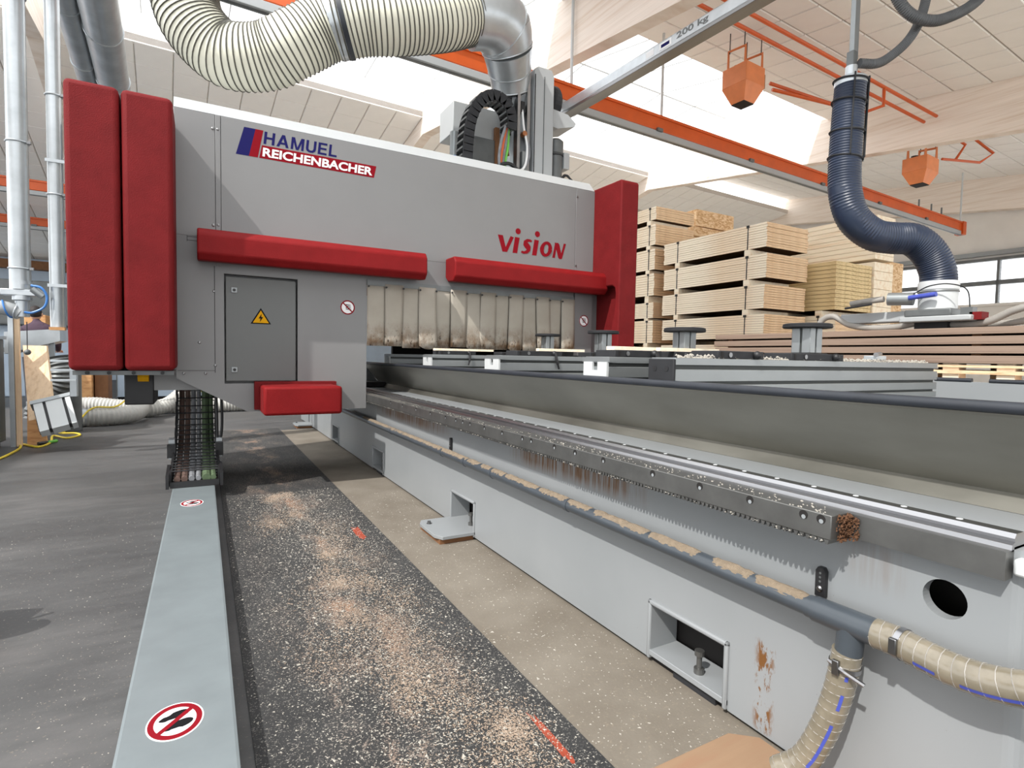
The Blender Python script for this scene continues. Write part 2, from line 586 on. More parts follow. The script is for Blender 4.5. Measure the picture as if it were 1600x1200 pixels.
def hose(mb_body, mb_wire, path, R, step, wire_r, n=24, ridge=0.03, wn=5):
    """corrugated hose: body with one ridge per step and a reinforcing ring on each ridge"""
    P = resample(path, step / 2)
    rad = [R * (1 + ridge) if i % 2 == 0 else R * (1 - ridge) for i in range(len(P))]
    mb_body.tube(P, rad, n)
    if mb_wire is not None:
        F = frames(P)
        for i in range(0, len(P), 2):
            mb_wire.ring(P[i], F[i][0], R * (1 + ridge), wire_r, n, wn)
    return P
# ================================================================ THE HALL
floor = struct(MB().box(-16, -9, -0.12, 1.7, 29, 0.0).build('floor', 'concrete'), 'smooth grey concrete hall floor')
struct(MB().box(1.7, -9, -0.12, 22, 29, 0.0).build('floor.001', 'bouncefloor'), 'unseen floor beyond the machine bed, made pale to bounce light upward')
struct(MB().box(0.955, 0.3, 0.0, 1.60, 8.4, 0.004).build('floor_strip', 'strip'), 'dusty beige concrete strip along the machine bed')

# rafters: glulam beams rising towards the ridge and falling beyond it
def zn(y): return 5.585 + 0.125 * y
def zf(y): return 9.04 - 0.2 * y
RIDGE = 12.2
def rafter(name, x, y0, y1, label, w=0.22, depth=0.91):
    mb = MB()
    ys = [y0, RIDGE, y1] if y0 < RIDGE < y1 else [y0, y1]
    top = [(y, (zn(y) if y <= RIDGE else zf(y) + 0.5)) for y in ys]
    poly = [hall(x, y, z) for y, z in top] + [hall(x, y, z - depth) for y, z in reversed(top)]
    ext = Vector(hall(w, 0, 0))
    mb.prism(poly, ext)
    return struct(mb.build(name, 'glulam'), label)
rafter('trim_1', 5.09, 2.6, 25, 'whitewashed glulam rafter above the gantry')
rafter('trim_2', 12.35, 1.5, 25, 'whitewashed glulam rafter crossing behind the lift hose')
rafter('trim_3', 19.55, 0.5, 25, 'whitewashed glulam rafter along the window wall', 0.3)
rafter('trim_4', -1.87, 9.2, 25, 'whitewashed glulam rafter behind the vertical steel pipes')

# ceilings: slab and separate tiles
def tile_mesh(w, d, slope):
    mb = MB()
    k = math.sqrt(1 + slope * slope)
    g = 0.008
    a = [(0 + g, 0 + g), (w - g, 0 + g), (w - g, d - g), (0 + g, d - g)]
    c = 0.012
    low = [hall(x + (c if i in (0, 3) else -c), y + (c if i in (0, 1) else -c), slope * (y) - 0.022) for i, (x, y) in enumerate(a)]
    up = [hall(x, y, slope * y - 0.004) for x, y in a]
    mb.add(low + up, [(0, 1, 2, 3), (0, 4, 5, 1), (1, 5, 6, 2), (2, 6, 7, 3), (3, 7, 4, 0), (4, 7, 6, 5)])
    return mb
def ceiling(name, x0, x1, y0, y1, far, label, tiles=None):
    zz = zf if far else zn
    sl = -0.2 if far else 0.125
    poly = [hall(x0, y0, zz(y0)), hall(x1, y0, zz(y0)), hall(x1, y1, zz(y1)), hall(x0, y1, zz(y1))]
    base = MB().prism(poly, (0, 0, 0.12)).build(name, 'slab')
    struct(base, label)
    tw, td = (0.605, 0.60) if far else (0.63, 0.575)
    tx0, tx1, ty0, ty1 = tiles
    nx = int((tx1 - tx0) / tw + 0.5)
    tw = (tx1 - tx0) / nx
    ny = int((ty1 - ty0) / td)
    proto = None
    for i in range(nx):
        for j in range(ny):
            x = tx0 + i * tw
            y = ty0 + j * td if far else ty1 - (j + 1) * td
            if proto is None:
                ob = tile_mesh(tw, td, sl).build('tile', 'tile', org=(0, 0, 0))
                proto = ob
            else:
                ob = bpy.data.objects.new('tile', proto.data)
                COL.objects.link(ob)
            ob.parent = base
            ob.location = Vector(hall(x, y, zz(y))) - ORG[base.name]
ceiling('ceiling', 5.31, 12.35, 2.0, 6.87, False, 'tiled ceiling between two rafters above the lift hose', (5.31, 12.35, 2.6, 6.87))
ceiling('ceiling.001', 12.57, 19.55, 1.5, 12.2, False, 'tiled ceiling of the bay towards the window wall', (12.57, 19.55, 2.6, 12.2))
ceiling('ceiling.002', -1.65, 5.09, 12.2, 25, True, 'tiled ceiling beyond the skylight over the gantry', (-1.65, 5.09, 12.2, 16.5))
ceiling('ceiling.003', 5.31, 12.35, 12.2, 25, True, 'tiled ceiling beyond the skylight right of the gantry', (5.31, 12.35, 12.2, 15.9))
ceiling('ceiling.004', -8.4, -1.87, 12.2, 25, True, 'tiled ceiling at the far left behind the steel pipes', (-8.0, -1.87, 12.2, 24.8))
ceiling('ceiling.005', 12.57, 19.55, 12.2, 25, True, 'tiled ceiling of the far right bay', (12.57, 19.55, 12.2, 14.1))

# roof over the bays left of and behind the picture, with a large opening added to let the sun in
def roof_piece(x0, x1, y0, y1, label, name='ceiling.006'):
    poly = [hall(x0, y0, zn(y0)), hall(x1, y0, zn(y0)), hall(x1, y1, zn(y1)), hall(x0, y1, zn(y1))]
    return struct(MB().prism(poly, (0, 0, 0.12)).build(name, 'tile'), label)
OX0, OX1, OY0 = -6.5, 2.6, -2.2
roof_piece(-16, OX0, -9, 6.87, 'roof left of the opening added for the sun')
roof_piece(OX1, 5.09, -9, 6.87, 'roof strip between the added sun opening and the big rafter')
roof_piece(OX0, OX1, -9, OY0, 'roof behind the opening added for the sun')
roof_piece(5.09, 20, -9, 2.0, 'roof behind the camera to the right')

# ridge skylights with curbs, glazing bars and panes
def skylight(n, x0, x1, label):
    root = bpy.data.objects.new('window_%d' % n, None)
    COL.objects.link(root)
    root.location = hall((x0 + x1) / 2, 9.5, 6.6)
    ORG[root.name] = Vector(root.location)
    struct(root, label)
    za, zb = zn(6.87), zf(12.2)
    MB().hbox(x0, 6.78, za - 0.02, x1, 6.87, za + 0.42).build('curb', 'curbw', root)
    MB().hbox(x0, 12.2, zb - 0.02, x1, 12.29, zb + 0.52).build('curb', 'curbw', root)
    nb = max(2, int((x1 - x0) / 1.15))
    for ya, ha, yb, hb in ((6.83, za + 0.42, 9.55, za + 0.95), (9.55, za + 0.95, 12.24, zb + 0.52)):
        for i in range(nb + 1):
            x = x0 + (x1 - x0) * i / nb
            MB().tube([hall(x, ya, ha), hall(x, yb, hb)], 0.012, 6).build('glazing_bar', 'white', root)
            if i < nb:
                x2 = x0 + (x1 - x0) * (i + 1) / nb
                MB().prism([hall(x + 0.02, ya, ha), hall(x2 - 0.02, ya, ha), hall(x2 - 0.02, yb, hb), hall(x + 0.02, yb, hb)], (0, 0, 0.012)).build('pane', 'pane', root)
    MB().tube([hall(x0, 9.55, za + 0.95), hall(x1, 9.55, za + 0.95)], 0.02, 6).build('cross_bar', 'white', root)
skylight(1, -1.65, 5.09, 'ridge skylight above the gantry')
skylight(2, 5.31, 12.35, 'ridge skylight right of the big rafter')

# window wall on the right (faces the machine), with a ribbon of windows
WX = 19.9
wr = MB()
wr.hbox(WX, 0.5, 0.0, WX + 0.2, 25, 2.87)
wr.hbox(WX, 0.5, 4.12, WX + 0.2, 25, 7.3)
wr.hbox(WX, 8.9, 2.87, WX + 0.2, 25, 4.12)
struct(wr.build('wall_right', 'cream'), 'cream wall with a ribbon of windows')
win = bpy.data.objects.new('window_3', None)
COL.objects.link(win)
win.location = hall(WX, 4.7, 2.87)
ORG[win.name] = Vector(win.location)
struct(win, 'ribbon window in the right wall')
def wbar(name, y0, y1, z0, z1, m='machinegrey', t=0.06):
    return MB().hbox(WX - t, y0, z0, WX + 0.1, y1, z1).build(name, m, win)
wbar('window_sill', 0.5, 8.9, 2.80, 2.87, 'cream', 0.1)
wbar('transom', 0.5, 8.9, 3.40, 3.52)
wbar('window_head', 0.5, 8.9, 4.08, 4.16)
wbar('blind_box', 0.5, 8.9, 4.22, 4.34, 'alu', 0.16)
yy = 0.5
k = 0
edges = [0.5, 2.2, 3.98, 6.05, 7.8, 8.9]
for a, b in zip(edges, edges[1:]):
    wbar('mullion', a - 0.03, a + 0.03, 2.87, 4.10)
    for z0, z1 in ((2.87, 3.40), (3.52, 4.08)):
        MB().hbox(WX + 0.03, a + 0.03, z0, WX + 0.04, b - 0.03, z1).build('pane', 'pane', win)
wbar('mullion', 8.84, 8.9, 2.87, 4.10)
# far wall
struct(MB().hbox(-9, 24.6, 0, 20.1, 24.8, 4.4).build('wall_back', 'bluewall'), 'pale blue far wall behind the workbenches')
struct(MB().hbox(-9, 24.2, 3.72, 19.5, 24.6, 4.0).build('trim_5', 'brown'), 'brown timber wall plate under the far eave')

# ================================================================ RUBBER MAT AND SAWDUST
mat_o = tag(MB().box(0.116, 0.35, 0.0, 0.955, 8.6, 0.008).build('rubber_mat', 'mat'), 'long black rubber mat strewn with sawdust between duct and bed', 'mat')

def chips(name, m, n, where, label, size=(0.003, 0.009), z=0.009):
    mb = MB()
    cnt = 0
    tries = 0
    while cnt < n and tries < n * 40:
        tries += 1
        p = where()
        if p is None:
            continue
        x, y = p
        s_ = random.uniform(*size) * (1.0 if random.random() < 0.96 else 2.0)
        a = random.uniform(0, 6.28)
        l, w, h = s_, s_ * random.uniform(0.3, 0.7), s_ * random.uniform(0.25, 0.5)
        ca, sa = math.cos(a), math.sin(a)
        q = [(-l, -w, 0), (l, -w * 0.6, 0), (0.2 * l, w, 0), (0, 0, h)]
        mb.add([(x + ca * u - sa * v, y + sa * u + ca * v, z + t) for u, v, t in q], [(0, 1, 3), (1, 2, 3), (2, 0, 3), (0, 2, 1)])
        cnt += 1
    o = mb.build(name, m)
    return tag(o, label, 'sawdust', None, 'stuff')
clumps = [(random.gauss(0.58, 0.10), 1.0 + 3.6 * random.random() ** 1.3, random.uniform(0.03, 0.13)) for _ in range(34)]
def on_mat():
    y = 1.0 + 3.6 * random.random() ** 1.25
    x = random.gauss(0.6, 0.24)
    return (x, y) if 0.125 < x < 0.95 else None
def in_clump():
    c = random.choice(clumps)
    x, y = random.gauss(c[0] + (1.0 - c[1] / 4) * 0.12, c[2] * 0.7), random.gauss(c[1], c[2] * 1.2)
    return (x, y) if 0.125 < x < 0.95 and y > 0.9 else None
def on_strip():
    x, y = random.uniform(0.96, 1.40), 0.9 + 3.4 * random.random() ** 1.4
    return x, y
def on_floor():
    x, y = random.uniform(-1.3, -0.23), 1.3 + 3.2 * random.random() ** 1.4
    return x, y
chips('sawdust', 'chip', 15000, on_mat, 'pale sawdust scattered over the black rubber mat', (0.0016, 0.0052))
chips('sawdust', 'chip2', 26000, in_clump, 'pinkish wood shavings in patches along the middle of the mat', (0.0016, 0.0046))
chips('sawdust', 'chip', 1300, on_strip, 'loose chips on the beige concrete strip beside the bed', (0.0015, 0.0045), 0.004)
chips('sawdust', 'chip', 1500, on_floor, 'sparse wood chips on the grey floor left of the duct', (0.0012, 0.0035), 0.0)

def blob_poly(cx, cy, L, W, ang, n=22, rough=0.22):
    out = []
    for i in range(n):
        t = 2 * math.pi * i / n
        r = 1 + random.uniform(-rough, rough)
        u, v = math.copysign(abs(math.cos(t)) ** 0.5, math.cos(t)) * L * r, math.copysign(abs(math.sin(t)) ** 0.6, math.sin(t)) * W * r
        out.append((cx + math.cos(ang) * u - math.sin(ang) * v, cy + math.sin(ang) * u + math.cos(ang) * v))
    return out
tag(MB().prism([(x, y, 0.008) for x, y in blob_poly(0.868, 1.285, 0.105, 0.013, math.pi / 2)], (0, 0, 0.0012)).build('paint_mark', 'orangepaint'), 'orange paint stroke on the mat near the plywood sheet', 'marking', 'orange paint strokes')
tag(MB().prism([(x, y, 0.008) for x, y in blob_poly(0.825, 3.36, 0.13, 0.022, math.pi / 2)], (0, 0, 0.0012)).build('paint_mark', 'orangepaint'), 'small orange paint stroke farther along the mat', 'marking', 'orange paint strokes')
tag(MB().prism([(0.99, 1.045, 0.005), (1.33, 1.045, 0.005), (1.395, 0.99, 0.005), (1.395, 0.4, 0.005), (0.99, 0.4, 0.005)], (0, 0, 0.012)).build('plywood_sheet', 'plywood', bevel=0.001), 'brown plywood offcut on the floor under the clear hose', 'plywood')

# ================================================================ FLOOR DUCT WITH STICKERS, ENERGY CHAIN
duct = thing('cable_duct', 'galvanised sheet metal cable duct running along the floor', 'cable duct', (-0.062, 3.0, 0))
MB().prism([(-0.197, 0.55, 0.0), (-0.197, 0.55, 0.098), (-0.190, 0.55, 0.1), (0.066, 0.55, 0.1), (0.073, 0.55, 0.098), (0.073, 0.55, 0.0)], (0, 5.6, 0)).build('cover', 'duct', duct)
MB().box(-0.202, 0.55, 0.0, -0.197, 6.15, 0.012).build('edge_flange', 'duct', duct)
def no_step(cx, cy, rx, ry, z, parent, sole=True):
    def disc(R0, R1, zz, name, m, n=40):
        mb = MB()
        vs_ = []
        for i in range(n):
            a = 2 * math.pi * i / n
            vs_.append((cx + rx * R1 * math.cos(a), cy + ry * R1 * math.sin(a), zz))
        if R0 == 0:
            mb.prism(vs_, (0, 0, 0.0006))
        else:
            inn = [(cx + rx * R0 * math.cos(2 * math.pi * i / n), cy + ry * R0 * math.sin(2 * math.pi * i / n), zz) for i in range(n)]
            up = [(x, y, zz + 0.0006) for x, y, _ in vs_ + inn]
            mb.add(vs_ + inn + up, [[i, (i + 1) % n, n + (i + 1) % n, n + i] for i in range(n)] + [[2 * n + i, 3 * n + i, 3 * n + (i + 1) % n, 2 * n + (i + 1) % n] for i in range(n)]
                   + [[i, 2 * n + i, 2 * n + (i + 1) % n, (i + 1) % n] for i in range(n)])
        return mb.build(name, m, parent)
    st = disc(0, 1.06, z, 'sticker', 'whiteprint')
    p2 = st
    def sub(mb, name, m):
        o = mb.build(name, m, p2)
        return o
    ORG[st.name] = ORG[parent.name]
    mb = MB()
    n = 40
    def ringm(R0, R1, zz):
        m2 = MB()
        a = [(cx + rx * R1 * math.cos(2 * math.pi * i / n), cy + ry * R1 * math.sin(2 * math.pi * i / n), zz) for i in range(n)]
        b = [(cx + rx * R0 * math.cos(2 * math.pi * i / n), cy + ry * R0 * math.sin(2 * math.pi * i / n), zz) for i in range(n)]
        m2.add(a + b, [[i, (i + 1) % n, n + (i + 1) % n, n + i] for i in range(n)])
        return m2
    if sole:
        for k_, (dx, dy) in enumerate(((-0.05, 0.30), (0.10, -0.26))):
            m3 = MB()
            pts = []
            for i in range(28):
                t = 2 * math.pi * i / 28
                wdt = 0.22 * (1 + 0.25 * math.cos(t)) * (0.72 if abs(math.cos(t) + 0.25) < 0.25 else 1)
                u, v = 0.58 * math.cos(t), wdt * math.sin(t)
                u, v = u * math.cos(0.25) - v * math.sin(0.25), u * math.sin(0.25) + v * math.cos(0.25)
                pts.append((cx + rx * (dx + u), cy + ry * (dy + v), z + 0.0008))
            m3.add(pts, [list(range(28))])
            sub(m3, 'shoe_sole', 'blackprint')
    sub(ringm(0.78, 1.0, z + 0.0010), 'prohibition_ring', 'redprint')
    d = 0.10
    bar = MB()
    bar.add([(cx + rx * u, cy + ry * v, z + 0.0012) for u, v in ((-0.68, -0.50), (-0.56, -0.66), (0.68, 0.50), (0.56, 0.66))], [(0, 1, 2, 3)])
    sub(bar, 'slash', 'redprint')
no_step(-0.0715, 1.700, 0.064, 0.080, 0.1001, duct)
no_step(-0.068, 4.165, 0.062, 0.085, 0.1001, duct)

chain = thing('energy_chain', 'black energy chain with dusty cables rising from the floor duct', 'cable chain', (-0.055, 5.5, 0.1))
cpath = [Vector(p) for p in [(0, 4.70, 0.16), (0, 5.05, 0.18), (0, 5.45, 0.245), (0, 5.75, 0.345), (0, 5.95, 0.48), (0, 6.05, 0.66), (0, 6.08, 0.86), (0, 6.08, 1.10)]]
cp = resample(spline(cpath, 10), 0.086)
CF = frames(cp)
HW = 0.158
cx0 = -0.055
for i in range(len(cp) - 1):
    a, b = cp[i], cp[i + 1]
    t = (b - a).normalized()
    nrm = Vector((1, 0, 0)).cross(t).normalized()
    for sx in (-1, 1):
        x = cx0 + sx * HW
        q = []
        for (s_, h) in ((-0.006, -0.052), (0.086, -0.052), (0.092, 0.0), (0.086, 0.052), (-0.006, 0.052)):
            c = a + t * s_ + nrm * h
            q.append((x - 0.008 + (0.004 if i % 2 else 0), c.y, c.z))
        MB().prism(q, (0.016, 0, 0)).build('side_link', 'black', chain)
    c = a + t * 0.043
    for h in (0.048, -0.048):
        mb = MB()
        mb.tube([(cx0 - HW, c.y + nrm.y * h, c.z + nrm.z * h), (cx0 + HW, c.y + nrm.y * h, c.z + nrm.z * h)], 0.0055, 6)
        mb.build('crossbar', 'rubber', chain)
for k, (dx, m, r) in enumerate([(-0.115, 'cablebrown', 0.022), (-0.068, 'cablebrown', 0.022), (-0.022, 'cablegrey', 0.02), (0.022, 'cablegrey', 0.018), (0.075, 'cablegreen', 0.03), (0.12, 'cablegreen', 0.02)]):
    mb = MB()
    mb.tube([Vector((cx0 + dx, p.y, p.z)) - Vector((1, 0, 0)).cross(CF[i][0]).normalized() * 0.005 for i, p in enumerate(cp)], r, 8)
    mb.build('cable', m, chain, smooth=True)
for sx in (-1, 1):
    x = cx0 + sx * (HW + 0.016)
    MB().prism([(x - 0.01, 4.64, 0.10), (x - 0.01, 4.64, 0.2), (x - 0.01, 4.90, 0.235), (x - 0.01, 4.90, 0.13)], (0.02, 0, 0)).build('end_bracket', 'black', chain)
    MB().box(x - 0.022, 5.35, 0.2, x + 0.022, 5.5, 0.36).build('guide_plate', 'zinc', chain)
    MB().box(x - 0.03, 5.28, 0.22, x + 0.03, 5.34, 0.33).build('roller_block', 'black', chain)
MB().box(cx0 - HW, 4.655, 0.102, cx0 + HW, 4.675, 0.145).build('end_plate', 'black', chain)
MB().tube(spline([(0.14, 5.42, 0.75), (0.145, 5.42, 0.5), (0.135, 5.42, 0.36), (0.118, 5.42, 0.318), (0.108, 5.42, 0.36), (0.105, 5.43, 0.55), (0.10, 5.45, 0.75)], 6), 0.011, 8).build('cable_loop', 'black', chain, smooth=True)
# ================================================================ GANTRY
G = thing('machine_gantry', 'grey portal gantry of the milling machine with red bumper pads', 'machine gantry', (1.7, 5.4, 0.0))
YF = 5.04
# crossbeam cover: front sheet, chamfered light top
MB().box(0.138, YF, 2.0, 3.585, YF + 0.02, 2.96).build('front_panel', 'grey', G, 0.003)
MB().box(-0.18, YF, 2.0, 0.098, YF + 0.02, 2.96).build('front_panel', 'grey', G, 0.003)
MB().box(0.100, YF - 0.004, 1.78, 0.136, YF + 0.02, 2.96).build('seam_strip', 'grey', G, 0.002)
MB().box(3.588, YF, 2.0, 3.84, YF + 0.02, 2.96).build('front_panel', 'grey', G, 0.003)
MB().prism([(-0.18, YF, 2.962), (-0.18, YF + 0.10, 3.075), (-0.18, 6.2, 3.075), (-0.18, 6.2, 2.962)], (4.02, 0, 0)).build('top_cover', 'greylight', G, 0.004)
MB().box(-0.16, YF + 0.02, 1.95, 3.82, 6.2, 2.96).build('crossbeam', 'grey', G)
# leg cover around the cabinet door
leg = MB()
def yz(x, z): return (x, YF, z)
ext = (0, 0.02, 0)
leg.prism([yz(-0.18, 2.0), yz(-0.18, 0.885), yz(0.155, 0.70), yz(0.155, 2.0)], ext)
leg.prism([yz(0.155, 1.727), yz(0.712, 1.727), yz(0.712, 2.0), yz(0.155, 2.0)], ext)
leg.prism([yz(0.155, 0.842), yz(0.155, 0.70), yz(0.32, 0.61), yz(0.712, 0.61), yz(0.712, 0.842)], ext)
leg.prism([yz(0.712, 0.61), yz(1.3, 0.61), yz(1.3, 2.0), yz(0.712, 2.0)], ext)
leg.build('leg_panel', 'grey', G)
leg2 = MB()
leg2.prism([(-0.17, YF + 0.12, 1.95), (-0.17, YF + 0.12, 0.9), (0.33, YF + 0.12, 0.63), (1.29, YF + 0.12, 0.63), (1.29, YF + 0.12, 1.95)], (0, 0.95, 0))
leg2.build('leg_body', 'grey', G)
MB().box(1.28, YF + 0.02, 0.61, 1.3, 6.1, 1.95).build('leg_side', 'grey', G)
door = MB().box(0.166, YF + 0.004, 0.862, 0.698, YF + 0.03, 1.708).build('door', 'door', G, 0.004)
for z in (1.60, 0.955):
    lk = MB().box(0.205, YF - 0.006, z - 0.022, 0.25, YF + 0.006, z + 0.022).build('lock', 'alu', door, 0.003)
    MB().cyl((0.2275, YF - 0.009, z), (0.2275, YF, z), 0.012, 16).build('keyway', 'black', door)
tri = [(-0.078, -0.05), (0.078, -0.05), (0, 0.082)]
MB().prism([(0.425 + u, YF + 0.003, 1.385 + v) for u, v in tri], (0, 0.002, 0)).build('warning_sign', 'blackprint', door)
MB().prism([(0.425 + u * 0.78, YF + 0.0015, 1.383 + v * 0.78) for u, v in tri], (0, 0.002, 0)).build('warning_sign', 'yellowprint', door)
MB().prism([(0.425 + u, YF + 0.0, 1.385 + v) for u, v in ((0.006, 0.035), (-0.018, -0.005), (-0.003, -0.005), (-0.008, -0.034), (0.018, 0.008), (0.003, 0.008))], (0, 0.002, 0)).build('lightning_bolt', 'blackprint', door)
# gusset under the left side, drive box, sensor
MB().prism([(-0.33, YF + 0.06, 0.79), (-0.33, YF + 0.06, 0.95), (-0.17, YF + 0.06, 0.95), (0.10, YF + 0.06, 0.79)], (0, 0.3, 0)).build('gusset', 'grey', G)
MB().box(-0.52, YF + 0.05, 0.68, -0.33, YF + 0.5, 0.93).build('drive_box', 'black', G, 0.01)
MB().cyl((-0.43, YF + 0.02, 0.895), (-0.36, YF + 0.02, 0.895), 0.035, 12).build('sensor', 'yellowprint', G)
# left side unit with two tall pads
MB().box(-0.795, YF + 0.0, 0.94, -0.18, 6.2, 2.93).build('side_housing', 'greylight', G, 0.01)
MB().box(-0.76, 4.66, 0.925, -0.18, YF, 0.955).build('pad_carrier', 'machinegrey', G)
for x in (-0.68, -0.56, -0.42, -0.25):
    MB().cyl((x, 4.66, 0.94), (x, 4.645, 0.94), 0.012, 10).build('screw', 'black', G)
pad = MB().box(-0.772, 4.58, 0.958, -0.476, YF, 2.845)
pad.build('bumper_pad', 'red', G, 0.035, seg=3)
MB().box(-0.466, 4.58, 0.958, -0.168, YF, 2.845).build('bumper_pad', 'red', G, 0.035, seg=3)
MB().cyl((-0.80, 5.2, 1.195), (-0.835, 5.2, 1.195), 0.03, 14).build('stop_button', 'redprint', G, smooth=True)
MB().box(-0.86, 5.3, 0.98, -0.78, 5.36, 1.03).build('latch', 'black', G)
# long horizontal bumper bars
def bar(x0, x1, z0, z1):
    poly = [(x0, YF, z0 + 0.055), (x0, YF - 0.06, z0 + 0.01), (x0, YF - 0.19, z0), (x0, YF - 0.24, z0 + 0.05), (x0, YF - 0.24, z1 - 0.05), (x0, YF - 0.20, z1), (x0, YF, z1)]
    return MB().prism(poly, (x1 - x0, 0, 0)).build('bumper_bar', 'redbar', G, 0.013, seg=3)
bar(-0.03, 1.79, 1.79, 2.03)
bar(2.06, 3.87, 1.80, 2.035)
MB().box(1.3, YF + 0.0, 1.74, 3.58, YF + 0.03, 2.0).build('header_panel', 'grey', G)
MB().box(1.3, YF - 0.012, 1.725, 3.58, YF + 0.004, 1.775).build('curtain_clamp', 'machinegrey', G)
fp = MB().box(0.405, 4.6, 0.612, 0.995, 5.0, 0.838).build('foot_bumper', 'redbar', G, 0.022, seg=3)
MB().box(0.37, 4.96, 0.63, 1.02, YF, 0.86).build('bumper_mount', 'red', G)
# right column with its cut-out
poly = [(3.84, 5.5, 2.985), (3.84, 4.6, 2.985), (3.84, 4.58, 2.96), (3.84, 4.58, 1.13), (3.84, 4.72, 1.13), (3.84, 4.70, 1.45), (3.84, 4.655, 1.62), (3.84, 4.645, 1.80), (3.84, 4.66, 1.86), (3.84, 4.70, 1.885), (3.84, 5.5, 1.885)]
MB().prism(poly, (0.235, 0, 0)).build('column_pad', 'red', G, 0.02, seg=3)
MB().box(3.95, 4.7, 1.13, 4.06, 5.5, 1.9).build('column_inner', 'red', G)
MB().box(3.86, 5.1, 0.75, 4.06, 6.2, 2.96).build('right_leg_body', 'grey', G)
MB().box(3.60, YF, 1.13, 3.84, YF + 0.02, 2.0).build('front_panel', 'grey', G)
# dust curtain strips
rng = random.Random(3)
sx = 1.305
w = 0.165
nst = 14
for i in range(nst):
    x0 = 1.302 + i * (2.275 / nst)
    wv = 2.275 / nst + 0.012
    bend = rng.uniform(-0.035, 0.03) if i not in (0, 1) else 0.0
    drop = rng.uniform(-0.012, 0.03) if i > 1 else 0
    lean = rng.uniform(-0.015, 0.015) if i > 1 else 0
    cup = rng.uniform(0.008, 0.022)
    rows, cols = 9, 7
    vs_, fs = [], []
    for r in range(rows):
        t = r / (rows - 1)
        z = 1.745 - t * (0.565 + drop)
        for c in range(cols):
            u = c / (cols - 1)
            yo = -0.012 * (i % 2) + bend * t * t - cup * t * math.sin(u * math.pi) + 0.01
            shrink = 0.012 * t * math.sin(i * 1.7)
            zz = z + (0.035 * (u - 0.5) ** 2 * 4 * t ** 3 if i % 3 == 0 and i > 1 else 0)
            vs_.append((x0 + u * (wv - shrink) + lean * t, YF - 0.014 + yo, zz))
    for r in range(rows - 1):
        for c in range(cols - 1):
            a = r * cols + c
            fs.append((a, a + 1, a + cols + 1, a + cols))
    mb = MB()
    mb.add(vs_, fs)
    o = mb.build('curtain_strip', 'curtain', G, smooth=True)
    so = o.modifiers.new('thickness', 'SOLIDIFY')
    so.thickness = 0.003
    MB().cyl((x0 + 0.01, YF - 0.03, 1.715), (x0 + 0.01, YF - 0.02, 1.715), 0.009, 8).build('rivet', 'black', G)
MB().box(1.82, YF + 0.9, 0.76, 3.6, YF + 0.95, 1.95).build('shade_backing', 'dark', G)  # dark sheet standing in for the shade behind the curtain
# screws on the covers
for x, z in ((0.083, 2.85), (0.118, 2.85), (0.083, 2.10), (0.118, 2.105), (0.083, 1.58), (0.09, 0.99), (3.60, 2.87), (3.60, 2.12), (-0.13, 0.925), (0.02, 0.925), (-0.02, 1.17)):
    MB().lathe((x, YF, z), (0, -1, 0), [(0.011, 0.0), (0.011, 0.004), (0.006, 0.007)], 10).build('screw', 'steel', G)
MB().box(0.086, YF - 0.0015, 0.93, 0.090, YF + 0.002, 1.78).build('panel_seam', 'dark', G)
MB().box(-0.17, YF - 0.0015, 0.945, 0.088, YF + 0.002, 0.948).build('panel_seam', 'dark', G)
# print on the front: company logo, model name, signs
LX = [(0.245, 2.688), (0.306, 2.912), (0.390, 2.912), (0.340, 2.688)]
MB().prism([(x, YF - 0.0012, z) for x, z in LX], (0, 0.0015, 0)).build('logo_blue', 'navy', G)
LX = [(0.340, 2.688), (0.390, 2.912), (0.448, 2.912), (0.406, 2.688)]
MB().prism([(x, YF - 0.0012, z) for x, z in LX], (0, 0.0015, 0)).build('logo_red', 'redprint', G)
LX = [(0.416, 2.688), (0.437, 2.793), (1.38, 2.793), (1.358, 2.688)]
MB().prism([(x, YF - 0.0012, z) for x, z in LX], (0, 0.0015, 0)).build('name_plate', 'redprint', G)
HM = {'H': (0.8, [[(0, 0), (.2, 0), (.2, 1), (0, 1)], [(.6, 0), (.8, 0), (.8, 1), (.6, 1)], [(.18, .42), (.62, .42), (.62, .59), (.18, .59)]]),
      'A': (0.92, [[(0, 0), (.21, 0), (.56, 1), (.35, 1)], [(.92, 0), (.71, 0), (.36, 1), (.57, 1)], [(.2, .22), (.72, .22), (.66, .38), (.26, .38)]]),
      'M': (1.0, [[(0, 0), (.19, 0), (.19, 1), (0, 1)], [(.81, 0), (1, 0), (1, 1), (.81, 1)], [(.40, 0), (.56, 0), (.25, 1), (.05, 1)], [(.44, 0), (.60, 0), (.95, 1), (.75, 1)]]),
      'U': (0.8, [[(0, .3), (.2, .3), (.2, 1), (0, 1)], [(.6, .3), (.8, .3), (.8, 1), (.6, 1)], [(0, .31), (.2, .31), (.27, .19), (.4, .155), (.4, -.015), (.2, .02), (.05, .13)], [(.8, .31), (.6, .31), (.53, .19), (.4, .155), (.4, -.015), (.6, .02), (.75, .13)]]),
      'E': (0.72, [[(0, 0), (.2, 0), (.2, 1), (0, 1)], [(.18, 0), (.72, 0), (.72, .165), (.18, .165)], [(.18, .42), (.67, .42), (.67, .58), (.18, .58)], [(.18, .835), (.7, .835), (.7, 1), (.18, 1)]]),
      'L': (0.66, [[(0, 0), (.2, 0), (.2, 1), (0, 1)], [(.18, 0), (.66, 0), (.66, .165), (.18, .165)]])}
tot = sum(HM[c][0] for c in 'HAMUEL') + 0.16 * 5
kx = 0.592 / (tot + 0.1)
ux = 0.448
